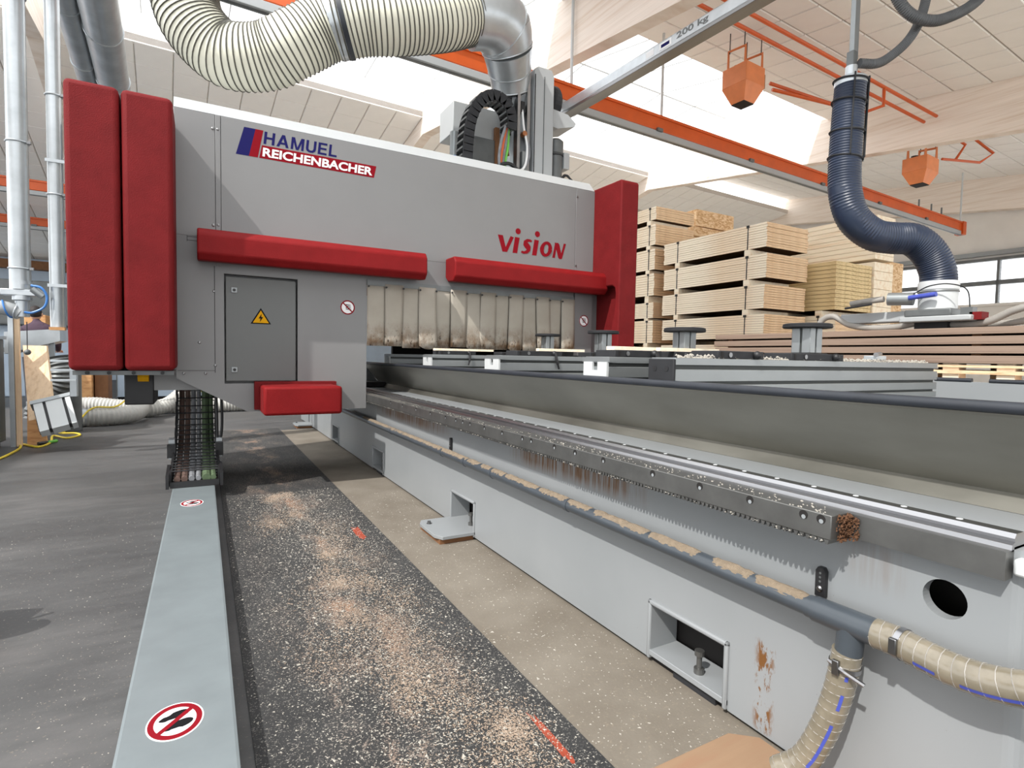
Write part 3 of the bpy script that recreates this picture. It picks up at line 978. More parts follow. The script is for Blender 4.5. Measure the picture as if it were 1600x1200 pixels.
for c in 'HAMUEL':
    wd, polys = HM[c]
    mb = MB()
    for i, pl_ in enumerate(polys):
        mb.prism([(ux + u * kx + 0.010 * v, YF - 0.0012 - 0.0003 * i, 2.807 + v * 0.100) for u, v in pl_], (0, 0.002, 0))
    mb.build('letter', 'navy', G)
    ux += (wd + 0.16) * kx
text_on('lettering', 'REICHENBACHER', 'whiteprint', G, (0.440, YF - 0.002, 2.703), (1.342, YF - 0.002, 2.703), 0.073, (1, 0, 0), (0, 0, 1), 0.03, 0.08)
# model name: V i S i O N with dots over the two i
def letter(pts_list, name='lettering'):
    mb = MB()
    for i, pts in enumerate(pts_list):
        mb.prism([(x, YF - 0.0015 - 0.0003 * i, z) for x, z in pts], (0, 0.002, 0))
    return mb.build(name, 'redprint', G)
def LL(ox, pts, h=0.165, z0=2.176, sl=0.16):
    return [(ox + u + sl * v * h, z0 + v * h) for u, v in pts]
letter([LL(2.637, [(0.045, 0), (0.095, 0), (0.082, 0.30), (0.05, 1), (-0.008, 1)], sl=-0.02), LL(2.637, [(0.06, 0), (0.098, 0), (0.165, 0.95), (0.135, 1.0), (0.125, 1)], sl=0.06)])
letter([LL(2.800, [(0, 0), (0.055, 0), (0.055, 0.98), (0, 1)])])
letter([LL(3.035, [(0, 0), (0.055, 0), (0.055, 0.98), (0, 1)])])
def stroke(ox, ctr, wd, h=0.165, z0=2.176, sl=0.16):
    """a band of varying width along a centre line, as quads"""
    out = []
    P2 = [Vector((u, v, 0)) for u, v in ctr]
    for i in range(len(P2) - 1):
        a, b = P2[i], P2[i + 1]
        def nn(j):
            t = (P2[min(j + 1, len(P2) - 1)] - P2[max(j - 1, 0)]).normalized()
            return Vector((-t.y, t.x, 0))
        na, nb_ = nn(i), nn(i + 1)
        q = [a + na * wd[i], a - na * wd[i], b - nb_ * wd[i + 1], b + nb_ * wd[i + 1]]
        out.append([(ox + p.x + sl * p.y, z0 + p.y) for p in q])
    return out
S_c = [(0.118, 0.140), (0.095, 0.148), (0.065, 0.145), (0.045, 0.128), (0.048, 0.108), (0.068, 0.09), (0.090, 0.072), (0.094, 0.048), (0.078, 0.026), (0.045, 0.016), (0.012, 0.022)]
letter(stroke(2.888, S_c, [0.010, 0.013, 0.018, 0.024, 0.028, 0.029, 0.028, 0.024, 0.018, 0.013, 0.010]))
O_c = [(0.075 + 0.052 * math.cos(t), 0.082 + 0.066 * math.sin(t)) for t in [2 * math.pi * i / 20 for i in range(21)]]
O_w = [0.025 - 0.009 * abs(math.sin(2 * math.pi * i / 20)) for i in range(21)]
letter(stroke(3.120, O_c, O_w))
letter([LL(3.290, [(0, 0), (0.032, 0), (0.038, 0.95), (0.01, 1.0)], sl=0.14), LL(3.290, [(0.004, 0.97), (0.045, 1.0), (0.065, 0.92), (0.128, 0.04), (0.118, -0.02), (0.095, -0.03), (0.078, 0.02)], sl=0.14), LL(3.290, [(0.098, 0), (0.125, 0), (0.150, 1.0), (0.122, 1.0)], sl=0.14)])
for x in (2.862, 3.097):
    letter([[(x + 0.031 * math.cos(t), 2.402 + 0.031 * math.sin(t)) for t in [2 * math.pi * i / 20 for i in range(20)]]], 'letter_dot')
def hand_sign(cx, cz, R):
    n = 32
    a = [(cx + R * math.cos(2 * math.pi * i / n), YF - 0.0008, cz + R * math.sin(2 * math.pi * i / n)) for i in range(n)]
    base = MB().prism(a, (0, 0.001, 0)).build('no_access_sign', 'whiteprint', G)
    b = [(cx + R * 0.84 * math.cos(2 * math.pi * i / n), YF - 0.0022, cz + R * 0.84 * math.sin(2 * math.pi * i / n)) for i in range(n)]
    a2 = [(p[0], YF - 0.0022, p[2]) for p in a]
    mb = MB()
    mb.add(a2 + b, [[i, (i + 1) % n, n + (i + 1) % n, n + i] for i in range(n)])
    mb.build('prohibition_ring', 'redprint', base)
    MB().add([(cx + R * u, YF - 0.0024, cz + R * v) for u, v in ((-0.66, 0.52), (-0.55, 0.65), (0.66, -0.52), (0.55, -0.65))], [(0, 1, 2, 3)]).build('slash', 'redprint', base)
    hand = MB()
    for k in range(4):
        hand.prism([(cx + R * (-0.35 + 0.02 * k + u), YF - 0.0016, cz + R * (0.32 - 0.2 * k + v)) for u, v in ((0, 0), (0.75, -0.03), (0.78, 0.05), (0.1, 0.12))], (0, 0.0004, 0))
    hand.build('hand_symbol', 'blackprint', base)
hand_sign(1.131, 1.514, 0.063)
hand_sign(3.728, 1.520, 0.064)
# thin outline near the first bar
for x0, z0, x1, z1 in ((-0.10, 1.955, -0.097, 2.0), (-0.10, 1.962, -0.03, 1.965), (-0.10, 1.99, -0.03, 1.993)):
    MB().box(x0, YF - 0.0015, z0, x1, YF + 0.001, z1).build('panel_seam', 'dark', G)

# ================================================================ SPINDLE CARRIAGE ON TOP OF THE GANTRY
K = thing('spindle_carriage', 'milling spindle carriage with cable chain standing above the gantry', 'machine head', (3.0, 5.8, 3.075))
MB().prism([(3.30, 5.5, 3.05), (3.30, 5.5, 4.36), (3.35, 5.5, 4.40), (3.535, 5.5, 4.40), (3.565, 5.5, 4.33), (3.565, 5.5, 3.05)], (0, 0.3, 0)).build('column', 'greylight', K, 0.006)
MB().box(3.305, 5.49, 3.1, 3.312, 5.5, 4.3).build('column_seam', 'dark', K)
MB().box(3.43, 5.492, 3.15, 3.436, 5.5, 4.3).build('column_seam', 'machinegrey', K)
MB().box(3.225, 5.52, 3.05, 3.262, 5.6, 4.33).build('linear_rail', 'shiny', K)
MB().box(3.10, 5.52, 3.05, 3.135, 5.6, 4.22).build('linear_rail', 'shiny', K)
MB().box(3.14, 5.60, 3.05, 3.30, 5.75, 4.26).build('rail_plate', 'alu', K)
MB().box(3.16, 5.5, 3.05, 3.22, 5.56, 3.42).build('stop_plate', 'alu', K)
MB().cyl((3.19, 5.5, 3.62), (3.19, 5.56, 3.62), 0.03, 12).build('valve', 'copper', K)
MB().box(3.15, 5.53, 3.86, 3.20, 5.58, 3.98).build('clamp', 'black', K)
MB().tube(spline([(3.17, 5.55, 3.95), (3.18, 5.52, 3.7), (3.22, 5.5, 3.45), (3.14, 5.46, 3.2), (2.85, 5.42, 3.14)], 6), 0.013, 8).build('air_line', 'whiteprint', K, smooth=True)
MB().tube(spline([(3.17, 5.55, 3.65), (3.24, 5.5, 3.5), (3.22, 5.48, 3.3), (3.05, 5.45, 3.12)], 6), 0.011, 8).build('air_line', 'cablegrey', K, smooth=True)
belt = MB().lathe((3.60, 5.75, 4.13), (1, 0, 0), [(0.20, 0.0), (0.215, 0.02), (0.215, 0.10), (0.20, 0.12)], 28)
belt.build('belt_wheel', 'rubber', K)
MB().prism([(3.58, 5.55, 3.80), (3.66, 5.55, 3.79), (3.90, 5.55, 3.86), (3.92, 5.55, 3.90), (3.80, 5.55, 3.98), (3.58, 5.55, 4.0)], (0, 0.35, 0)).build('sloped_cover', 'greylight', K)
mot = MB().lathe((3.70, 5.65, 3.12), (0, 0, 1), [(0.085, 0), (0.085, 0.40), (0.095, 0.41), (0.095, 0.55), (0.06, 0.58)], 20).build('motor', 'machinegrey', K, smooth=True)
MB().box(3.78, 5.58, 3.36, 3.86, 5.72, 3.55).build('terminal_box', 'greylight', mot, 0.006)
MB().lathe((3.70, 5.65, 3.50), (0, 0, 1), [(0.097, 0), (0.097, 0.012)], 20).build('motor_band', 'black', mot)
for k, (a, b) in enumerate(((3.80, 3.86), (3.78, 3.90))):
    MB().tube(spline([(3.74, 5.58, 3.22), (a, 5.54, 3.27), (b, 5.5, 3.16), (b + 0.02, 5.5, 3.08)], 6), 0.012, 8).build('motor_cable', 'black', K, smooth=True)
MB().box(3.58, 5.55, 3.07, 3.80, 5.8, 3.13).build('motor_foot', 'zinc', K)
# cabinets behind the chain
MB().box(2.42, 5.75, 3.56, 3.05, 6.15, 3.90).build('control_cabinet', 'greylight', K, 0.008)
MB().box(2.62, 5.72, 3.06, 2.95, 6.1, 3.56).build('control_cabinet', 'machinegrey', K, 0.008)
MB().box(2.92, 5.70, 3.06, 2.97, 6.1, 3.70).build('cabinet_edge', 'brown', K)
MB().cyl((2.44, 5.76, 3.30), (2.44, 5.76, 3.56), 0.05, 14).build('filter_bowl', 'alu', K, smooth=True)
MB().cyl((2.44, 5.76, 3.20), (2.44, 5.76, 3.30), 0.048, 14).build('filter_bowl', 'blue', K, smooth=True)
MB().cyl((2.99, 5.85, 3.45), (3.10, 5.70, 3.47), 0.06, 14).build('pipe_fitting', 'copper', K, smooth=True)
MB().cyl((2.99, 5.85, 3.60), (3.10, 5.70, 3.60), 0.05, 14).build('pipe_fitting', 'copper', K, smooth=True)
MB().box(2.97, 5.75, 3.06, 3.11, 5.9, 3.38).build('manifold', 'alu', K)
# arched cable chain: separate links
apath = [Vector(p) for p in [(2.40, 5.40, 3.06), (2.405, 5.40, 3.30), (2.44, 5.40, 3.55), (2.53, 5.40, 3.74), (2.66, 5.40, 3.84), (2.80, 5.40, 3.835), (2.89, 5.40, 3.75), (2.92, 5.40, 3.62), (2.90, 5.40, 3.50)]]
ap = resample(spline(apath, 10), 0.075)
for i in range(len(ap) - 1):
    a, b = ap[i], ap[i + 1]
    t = (b - a).normalized()
    nr = Vector((0, 1, 0)).cross(t).normalized()
    for y in (5.30, 5.47):
        q = []
        for s_, h in ((-0.004, -0.055), (0.079, -0.055), (0.079, 0.055), (-0.004, 0.055)):
            c = a + t * s_ + nr * h
            q.append((c.x, y, c.z))
        MB().prism(q, (0, 0.015, 0)).build('side_link', 'rubber', K)
    c = a + t * 0.035
    for h in (0.05, -0.05):
        MB().box(c.x + nr.x * h - 0.012, 5.315, c.z + nr.z * h - 0.010, c.x + nr.x * h + 0.012, 5.47, c.z + nr.z * h + 0.010).build('crossbar', 'machinegrey', K)
for k, (m, dx) in enumerate((('cablegrey', -0.03), ('orange', -0.01), ('cablegrey', 0.012), ('green', 0.035), ('black', 0.02))):
    MB().tube(spline([(2.895 + dx, 5.36 + 0.02 * k, 3.58), (2.87 + dx * 1.8, 5.37 + 0.02 * k, 3.40), (2.85 + dx * 1.6, 5.38 + 0.02 * k, 3.22), (2.88 + dx, 5.42 + 0.02 * k, 3.08)], 6), 0.016, 8).build('cable', m, K, smooth=True)
for z in (3.10, 3.16):
    MB().tube(spline([(2.78, 5.42, z), (2.9, 5.35, z + 0.03), (3.05, 5.4, z)], 5), 0.02, 8).build('cable', 'black', K, smooth=True)
# second, narrow chain behind
bp = resample(spline([Vector(p) for p in [(3.03, 5.62, 3.60), (3.03, 5.62, 3.95), (3.06, 5.62, 4.15), (3.13, 5.62, 4.25), (3.20, 5.62, 4.22)]], 10), 0.045)
for i in range(len(bp) - 1):
    t = (bp[i + 1] - bp[i]).normalized()
    nr = Vector((0, 1, 0)).cross(t).normalized()
    q = [(lambda c: (c.x, 5.58, c.z))(bp[i] + t * s_ + nr * h) for s_, h in ((0, -0.026), (0.04, -0.026), (0.04, 0.026), (0, 0.026))]
    MB().prism(q, (0, 0.09, 0)).build('narrow_link', 'rubber', K)

# steel elbow and big corrugated extraction hose
E_ = thing('duct_elbow', 'galvanised sheet metal duct elbow above the spindle carriage', 'duct elbow', (3.1, 5.95, 3.6))
ep = spline([(2.40, 5.29, 4.555), (2.60, 5.27, 4.59), (2.79, 5.34, 4.57), (2.91, 5.44, 4.45), (3.03, 5.60, 4.31), (3.11, 5.71, 4.17), (3.20, 5.83, 3.94), (3.23, 5.86, 3.08)], 2)
segs = [ep[0:5], ep[4:7], ep[6:9], ep[8:11], ep[10:]]
rr = [(0.315, 0.31), (0.31, 0.275), (0.275, 0.24), (0.235, 0.22), (0.215, 0.20)]
for sgm, (ra, rb) in zip(segs, rr):
    n_ = len(sgm)
    MB().tube(sgm, [ra + (rb - ra) * i / (n_ - 1) for i in range(n_)], 28).build('duct_segment', 'zinc', E_, smooth=True)
    F_ = frames(sgm)
    MB().ring(sgm[-1], F_[-1][0], rb, 0.008, 28, 6).build('seam_ring', 'zinc', E_, smooth=True)
H_ = thing('extraction_hose', 'big cream corrugated dust extraction hose hanging over the gantry', 'hose', (1.3, 5.1, 3.6))
hp = spline([(-0.12, 5.88, 4.85), (-0.12, 5.86, 4.53), (-0.11, 5.86, 4.21), (-0.03, 5.82, 3.98), (0.16, 5.74, 3.78), (0.34, 5.66, 3.74), (0.55, 5.58, 3.78), (0.73, 5.49, 3.88), (0.96, 5.43, 4.04), (1.10, 5.38, 4.11)], 12)
b1, w1 = MB(), MB()
hose(b1, w1, hp, 0.27, 0.042, 0.007, 32, 0.012)
b1.build('hose_body', 'creamhose', H_, smooth=True)
w1.build('spiral_wire', 'wire', H_, smooth=True)
hp2 = spline([(1.10, 5.38, 4.11), (1.33, 5.29, 4.17), (1.60, 5.22, 4.22), (2.03, 5.19, 4.36), (2.36, 5.26, 4.54), (2.50, 5.27, 4.58)], 12)
b2, w2 = MB(), MB()
hose(b2, w2, hp2, 0.282, 0.042, 0.007, 32, 0.012)
b2.build('hose_body', 'creamhose', H_, smooth=True)
w2.build('spiral_wire', 'wire', H_, smooth=True)
MB().tube([(1.06, 5.40, 4.09), (1.15, 5.36, 4.125)], 0.284, 32).build('coupling_sleeve', 'zinc', H_, smooth=True)
MB().tube([(1.145, 5.363, 4.122), (1.185, 5.347, 4.133)], 0.294, 32).build('coupling_band', 'tube', H_, smooth=True)
# ================================================================ MACHINE BED
B = thing('machine_bed', 'long white machine bed with rack and guide rail on its flank', 'machine bed', (2.95, 0.0, 0.0))
Y0, Y1 = 0.455, 9.6
XS = 1.41
feet = [(1.115, 1.465), (2.935, 3.30), (4.83, 5.20), (6.69, 7.06), (8.5, 8.87)]
side = MB()
# lower band with openings
ys = [Y0]
for a, b in feet:
    ys += [a, b]
ys.append(Y1)
for a, b in zip(ys[0::2], ys[1::2]):
    side.box(XS, a, 0.02, XS + 0.03, b, 0.235)
# upper band with a round hole near the end
hy, hz, hr = 0.567, 0.590, 0.042
side.box(XS, Y0, 0.235, XS + 0.03, 0.50, 0.735)
side.box(XS, 0.50, 0.235, XS + 0.03, 0.634, 0.523)
side.box(XS, 0.50, 0.657, XS + 0.03, 0.634, 0.735)
side.box(XS, 0.634, 0.235, XS + 0.03, Y1, 0.735)
n = 32
outer, inner = [], []
for i in range(n):
    a = 2 * math.pi * i / n
    c, s_ = math.cos(a), math.sin(a)
    k = 0.067 / max(abs(c), abs(s_))
    outer.append((XS, hy + c * k, hz + s_ * k))
    inner.append((XS, hy + hr * c, hz + hr * s_))
back = [(XS + 0.03, y, z) for _, y, z in outer + inner]
side.add(outer + inner + back, [[i, (i + 1) % n, n + (i + 1) % n, n + i] for i in range(n)] + [[n + i, n + (i + 1) % n, 3 * n + (i + 1) % n, 3 * n + i] for i in range(n)])
side.build('side_plate', 'bed', B)
# rounded near end of the bed
endp = MB()
q = [(XS + 0.03, Y0, 0.02)]
arc = [(XS + 0.03 - 0.03 * math.cos(t), Y0 - 0.03 * math.sin(t), 0.02) for t in [math.pi / 2 * i / 5 for i in range(6)]]
poly = arc + [(4.45, Y0 - 0.03, 0.02), (4.45, Y0, 0.02), (XS + 0.03, Y0, 0.02)]
endp.prism(poly, (0, 0, 0.715))
endp.build('end_plate', 'bed', B)
MB().box(XS - 0.02, Y0 - 0.035, 0.688, XS + 0.05, Y0 - 0.005, 0.722).build('end_bracket', 'white', B, 0.006)
MB().box(XS + 0.14, Y0 + 0.1, 0.02, XS + 0.16, Y1, 0.70).build('inner_shade_sheet', 'dark', B)  # dark sheet for the shade seen through the openings of the bed
MB().box(XS + 0.02, Y0 + 0.02, 0.0, XS + 0.12, Y1, 0.018).build('base_gap_shade', 'dark', B)  # solid dark strip in place of the shaded gap under the bed
MB().box(XS, Y0, 0.70, 1.78, Y1, 0.74).build('top_face', 'bed', B)
# foot pockets
for i, (a, b) in enumerate(feet):
    fr = MB()
    t = 0.016
    x0, x1 = XS - 0.010, XS + 0.13
    for (ya, yb, za, zb) in ((a, b, 0.218, 0.235), (a, a + t, 0.02, 0.235), (b - t, b, 0.02, 0.235)):
        fr.box(x0, ya, za, x1, yb, zb)
    f_ = fr.build('foot_pocket', 'bed', B, 0.006)
    px = XS - (0.235 if i in (1, 4) else 0.008)
    pl = MB().prism([(px, a + 0.06, 0.034), (px + (0.03 if i in (1, 4) else 0), a, 0.034), (x1, a, 0.034), (x1, b, 0.034), (px + (0.03 if i in (1, 4) else 0), b - 0.0, 0.034), (px, b - 0.06, 0.034)], (0, 0, 0.02)).build('foot_plate', 'bed', B, 0.002)
    MB().box(XS - (0.05 if i in (1, 4) else -0.005), a + 0.05, 0.0, XS + 0.1, b - 0.12, 0.034).build('levelling_pad', 'rubber', B)
    by = (a + b) / 2 - (0.05 if i else 0.03)
    MB().lathe((XS + 0.035, by, 0.054), (0, 0, 1), [(0.017, 0.0), (0.017, 0.018), (0.009, 0.019), (0.009, 0.060), (0.016, 0.061), (0.016, 0.078)], 6 if i == 9 else 12).build('levelling_bolt', 'rack', B)
    if i in (1, 4):
        MB().lathe((px + 0.05, b - 0.09, 0.054), (0, 0, 1), [(0.016, 0), (0.016, 0.004), (0.011, 0.005), (0.011, 0.016)], 12).build('anchor_bolt', 'steel', B)
        MB().box(px + 0.02, a + 0.02, 0.0, XS, b - 0.02, 0.034).build('shim', 'brown', B)
MB().box(XS + 0.0, 8.62, 0.02, XS + 0.13, 8.75, 0.2).build('foot_web', 'bed', B)
# machined ledge, rack with teeth and bolt holes
MB().box(1.372, Y0 - 0.0, 0.678, XS + 0.02, Y1, 0.735).build('rack_ledge', 'rack', B)
rk = MB()
RX0, RX1, RZ0, RZ1, RY0 = 1.305, 1.372, 0.676, 0.736, 0.760
rk.box(RX0, RY0, RZ0, RX1, Y1 - 0.5, RZ1)
rack_o = rk.build('rack', 'rack', B, 0.002)
teeth = MB()
y = RY0 + 0.004
while y < 6.0:
    teeth.prism([(RX0, y, RZ0), (RX0, y + 0.0035, RZ0 - 0.011), (RX0, y + 0.0085, RZ0 - 0.011), (RX0, y + 0.012, RZ0)], (RX1 - RX0, 0, 0))
    y += 0.0157
to = teeth.build('rack_teeth', 'rack', rack_o)
to['kind'] = 'stuff'
hole = MB().lathe((0, 0, 0), (-1, 0, 0), [(0.0112, 0.0), (0.0112, 0.0012), (0.007, 0.0012)], 14)  # dark disc laid on the rack for the shade inside a hole
ho = hole.build('bolt_hole', 'dark', rack_o, org=(0, 0, 0))
holes = [0.785, 0.83, 0.985, 1.16, 1.36, 1.62, 1.80, 1.95, 2.14, 2.22, 2.42, 2.62, 2.80, 2.9, 3.0, 3.16, 3.42, 3.7, 4.0, 4.3]
first = True
for hy2 in holes:
    o = ho if first else ho.copy()
    if not first:
        COL.objects.link(o)
        o.parent = rack_o
    first = False
    o.location = Vector((RX0, hy2, 0.722)) - ORG[B.name]
    MB().lathe((RX0 - 0.001, hy2 - 0.001, 0.717), (-1, 0, 0), [(0.0055, 0), (0.0055, 0.0006)], 12).build('hole_glint', 'zinc', rack_o)  # small pale disc imitating the lit crescent low inside each hole
# sawdust caught on the rack
def rack_dust():
    return (random.uniform(RX0 + 0.003, RX1), 0.78 + 4.4 * random.random() ** 1.2)
rd = MB()
for _ in range(700):
    x, y = rack_dust()
    s_ = random.uniform(0.001, 0.0035)
    if random.random() < 0.3:
        x, z = RX0 - 0.002, RZ0 - 0.009 + random.uniform(0, 0.006)
    else:
        z = RZ1
    rd.add([(x - s_, y - s_, z), (x + s_, y - s_ * .6, z), (x, y + s_, z), (x, y, z + s_)], [(0, 1, 3), (1, 2, 3), (2, 0, 3)])
d_ = rd.build('rack_dust', 'chip', rack_o)
d_['kind'] = 'stuff'
M['rust'] = plain('brown_rust', (88, 58, 36), 0.9, 0, 0.4, 60, 0.8, 120)
rc = MB()
for _ in range(420):
    x, y, z = random.uniform(1.322, 1.40), RY0 - abs(random.gauss(0, 0.006)), random.uniform(0.672, 0.734)
    if x > 1.372:
        y, x = RY0 - random.random() ** 2 * 0.03, 1.371 - random.random() * 0.003
    elif random.random() > (x - 1.315) / 0.05:
        continue
    s_ = random.uniform(0.002, 0.005)
    rc.add([(x - s_, y, z - s_), (x + s_, y + s_, z), (x, y + s_ * .3, z + s_), (x - s_ * .5, y - s_ * 1.3, z)], [(0, 1, 3), (1, 2, 3), (2, 0, 3), (0, 2, 1)])
ro = rc.build('rust_crust', 'rust', rack_o)
ro['kind'] = 'stuff'
# guide rail
rl = MB()
prof = [(1.398, 0.732), (1.400, 0.745), (1.413, 0.750), (1.409, 0.757), (1.417, 0.766), (1.451, 0.766), (1.458, 0.757), (1.454, 0.750), (1.466, 0.745), (1.466, 0.732)]
rl.prism([(x, Y0 + 0.0, z) for x, z in prof], (0, Y1 - Y0, 0))
rail_o = rl.build('guide_rail', 'shiny', B)
cap0 = MB().lathe((0, 0, 0), (0, 0, 1), [(0.0065, 0), (0.0065, 0.0006)], 14).build('rail_cap', 'white', rail_o, org=(0, 0, 0))
for i in range(36):
    o = cap0 if i == 0 else cap0.copy()
    if i:
        COL.objects.link(o)
        o.parent = rail_o
    o.location = Vector((1.440, 0.56 + i * 0.11, 0.766)) - ORG[B.name]
# overhanging stainless cover and the rubber tube on its lip
cv = MB()
prof = [(1.590, 0.990), (1.598, 0.984), (1.775, 0.782), (1.738, 0.741), (1.742, 0.738), (1.785, 0.780), (1.612, 0.990), (1.60, 0.998)]
cv.prism([(x, Y0 + 0.0, z) for x, z in prof], (0, 6.3 - Y0, 0))
cv.build('splash_cover', 'stainless', B)
MB().tube([(1.6, Y0, 1.0045), (1.6, 6.4, 1.0045)], 0.0155, 12).build('edge_tube', 'tube', B, smooth=True)
MB().prism([(1.63, 6.3, 0.96), (1.63, 6.3, 0.74), (1.80, 6.3, 0.74)], (0, 0.02, 0)).build('cover_end', 'machinegrey', B)
MB().box(1.44, 6.0, 0.75, 1.78, 6.6, 0.80).build('carriage_block', 'dark', B)
# far flank of the bed
MB().box(4.33, Y0, 0.02, 4.45, Y1, 0.995).build('far_wall', 'bed', B)
for a, b in ((1.10, 1.572), (1.664, 1.87), (2.0, 6.4)):
    MB().tube([(4.34, a, 1.004), (4.34, b, 1.004)], 0.0155, 10).build('edge_tube', 'tube', B, smooth=True)
MB().box(1.80, Y0 + 0.05, 0.70, 4.33, Y1, 0.74).build('table_floor', 'machinegrey', B)

# ================================================================ SUPPORT BEAMS OF THE TABLE
def beam(y0, y1, x0, x1, end, label):
    t = thing('table_beam', label, 'beam', ((x0 + x1) / 2, (y0 + y1) / 2, 0.74), 'aluminium support beams of the machine table')
    # stacked profile with real slots
    zz = [(0.915, 0.945), (0.957, 0.998), (1.012, 1.063), (1.080, 1.11)]
    core = MB().box(x0 + 0.004, y0 + 0.018, 0.915, x1 - 0.004, y1 - 0.018, 1.108).build('slot_core', 'aludark', t)
    for a, b in zz:
        MB().box(x0, y0, a, x1, y1, b).build('profile_rib', 'alu', t, 0.002)
    MB().box(x0 + 0.25, y0 + 0.01, 0.74, x0 + 0.35, y1 - 0.01, 0.915).build('beam_foot', 'machinegrey', t)
    MB().box(x1 - 0.35, y0 + 0.01, 0.74, x1 - 0.25, y1 - 0.01, 0.915).build('beam_foot', 'machinegrey', t)
    if end == 'black':
        c = MB().box(x0 - 0.014, y0 - 0.004, 0.93, x0, y1 + 0.004, 1.105).build('end_cap', 'rubber', t, 0.004)
        for yy in (y0 + 0.035, y1 - 0.035):
            MB().cyl((x0 - 0.0155, yy, 1.065), (x0 - 0.013, yy, 1.065), 0.012, 12).build('screw', 'black', c)
    else:
        m = (y0 + y1) / 2
        c = MB()
        c.prism([(x0 - 0.012, y0, 0.93), (x0 - 0.012, y1, 0.93), (x0 - 0.012, y1, 1.085), (x0 - 0.012, m + 0.02, 1.085), (x0 - 0.012, m + 0.02, 1.045), (x0 - 0.012, m - 0.02, 1.045), (x0 - 0.012, m - 0.02, 1.085), (x0 - 0.012, y0, 1.085)], (0.012, 0, 0))
        c.build('end_cap', 'white', t)  # white colour imitates sunlight on the bare aluminium end face
        MB().box(x0 - 0.006, y0 - 0.012, 1.085, x0 + 0.02, y1 + 0.02, 1.108).build('top_lip', 'alu', t)
    return t
beam(1.625, 1.762, 1.664, 3.79, 'black', 'nearest aluminium table beam with a black end cap')
beam(2.045, 2.225, 1.664, 3.9, 'white', 'second aluminium table beam with a notched end coloured sunlit white')
beam(3.13, 3.33, 1.664, 3.9, 'white', 'third aluminium table beam before the dust curtain')
beam(5.50, 5.68, 1.664, 3.9, 'white', 'farthest aluminium table beam in the shade behind the curtain')
beam(4.33, 4.52, 1.664, 3.9, 'white', 'aluminium table beam close under the dust curtain')

def pod(x, y, z0, R, pw, ztop, label, base=True):
    t = thing('suction_pedestal', label, 'suction pedestal', (x, y, z0), 'suction pedestals on the table beams')
    if base:
        MB().box(x - pw * 0.85, y - pw * 0.6, z0, x + pw * 0.85, y + pw * 0.6, z0 + 0.022).build('base_plate', 'black', t, 0.003)
    zb = z0 + 0.022
    h = pw / 2
    g = h * 0.1
    # square extrusion with slots: four corner posts round a darker core
    MB().box(x - h * 0.9, y - h * 0.9, zb, x + h * 0.9, y + h * 0.9, ztop - 0.02).build('core', 'aludark', t)
    for a in (-1, 1):
        for b in (-1, 1):
            MB().box(min(x + a * h, x + a * g), min(y + b * h, y + b * g), zb, max(x + a * h, x + a * g), max(y + b * h, y + b * g), ztop - 0.022).build('corner_post', 'alu', t, 0.003)
    MB().lathe((x, y, ztop - 0.022), (0, 0, 1), [(R * 0.97, 0), (R, 0.004), (R, 0.011)], 40).build('disc', 'rubber', t, smooth=True)
    MB().lathe((x, y, ztop - 0.010), (0, 0, 1), [(R * 0.985, 0), (R * 0.985, 0.007), (R * 0.9, 0.010)], 40).build('rubber_lip', 'rubber', t, smooth=True)
    return t
pod(2.62, 1.69, 1.125, 0.112, 0.098, 1.292, 'suction pedestal on the nearest beam, rightmost of all')
pod(2.24, 2.13, 1.125, 0.108, 0.085, 1.272, 'suction pedestal in front of the lumber packs on the second beam')
pod(2.57, 3.23, 1.125, 0.115, 0.09, 1.305, 'suction pedestal before the red column on the third beam')
pod(2.86, 4.43, 1.112, 0.12, 0.09, 1.325, 'shaded suction pedestal close to the dust curtain')

def carriage(x, y, z0, L, label, lever=0):
    t = thing('clamp_carriage', label, 'clamp', (x, y, z0), 'black clamp carriages on the table beams')
    MB().box(x - L / 2, y - 0.075, z0, x + L / 2, y + 0.075, z0 + 0.034).build('body', 'rubber', t, 0.004)
    MB().box(x - L / 2 + 0.02, y - 0.078, z0 + 0.004, x - L / 2 + 0.03, y - 0.073, z0 + 0.03).build('groove', 'dark', t)
    MB().ball((x + L * 0.3, y - 0.085, z0 + 0.018), 0.019, 8).build('knob', 'black', t, smooth=True)
    MB().cyl((x - L * 0.25, y - 0.08, z0 + 0.017), (x - L * 0.25, y - 0.07, z0 + 0.017), 0.011, 12).build('bolt_head', 'steel', t)
    if lever:
        MB().tube(spline([(x + L * 0.3, y - 0.10, z0 + 0.02), (x + L * 0.3 + 0.004 * lever, y - 0.112, z0 - 0.03), (x + L * 0.3 + 0.02 * lever, y - 0.115, z0 - 0.085)], 5), [0.009] * 4 + [0.0095] * 4 + [0.007] * 3, 8).build('lever', 'black', t, smooth=True)
    return t
carriage(2.06, 1.70, 1.11, 0.30, 'black clamp carriage at the left end of the nearest beam')
carriage(2.62, 1.70, 1.11, 0.42, 'wide black clamp carriage under the rightmost suction pedestal')
carriage(1.86, 2.13, 1.11, 0.30, 'black clamp carriage with a hanging lever beside the black end cap', 1)
carriage(2.24, 2.13, 1.11, 0.28, 'black clamp carriage under the second pedestal')
carriage(1.98, 3.23, 1.11, 0.36, 'black clamp carriage with lever on the third beam', 1)
carriage(2.57, 3.23, 1.11, 0.34, 'black clamp carriage under the pedestal before the red column')
carriage(1.90, 4.42, 1.11, 0.34, 'black clamp carriage with lever nearest to the curtain left corner', -1)
carriage(2.5, 4.42, 1.11, 0.36, 'black clamp carriage with lever below the curtain middle', -1)
def strip_wood(x0, x1, y0, y1, z, label):
    return tag(MB().box(x0, y0, z, x1, y1, z + 0.018).build('wood_strip', 'lumber', bevel=0.001), label, 'wood strip', 'thin wooden strips lying on the clamps')
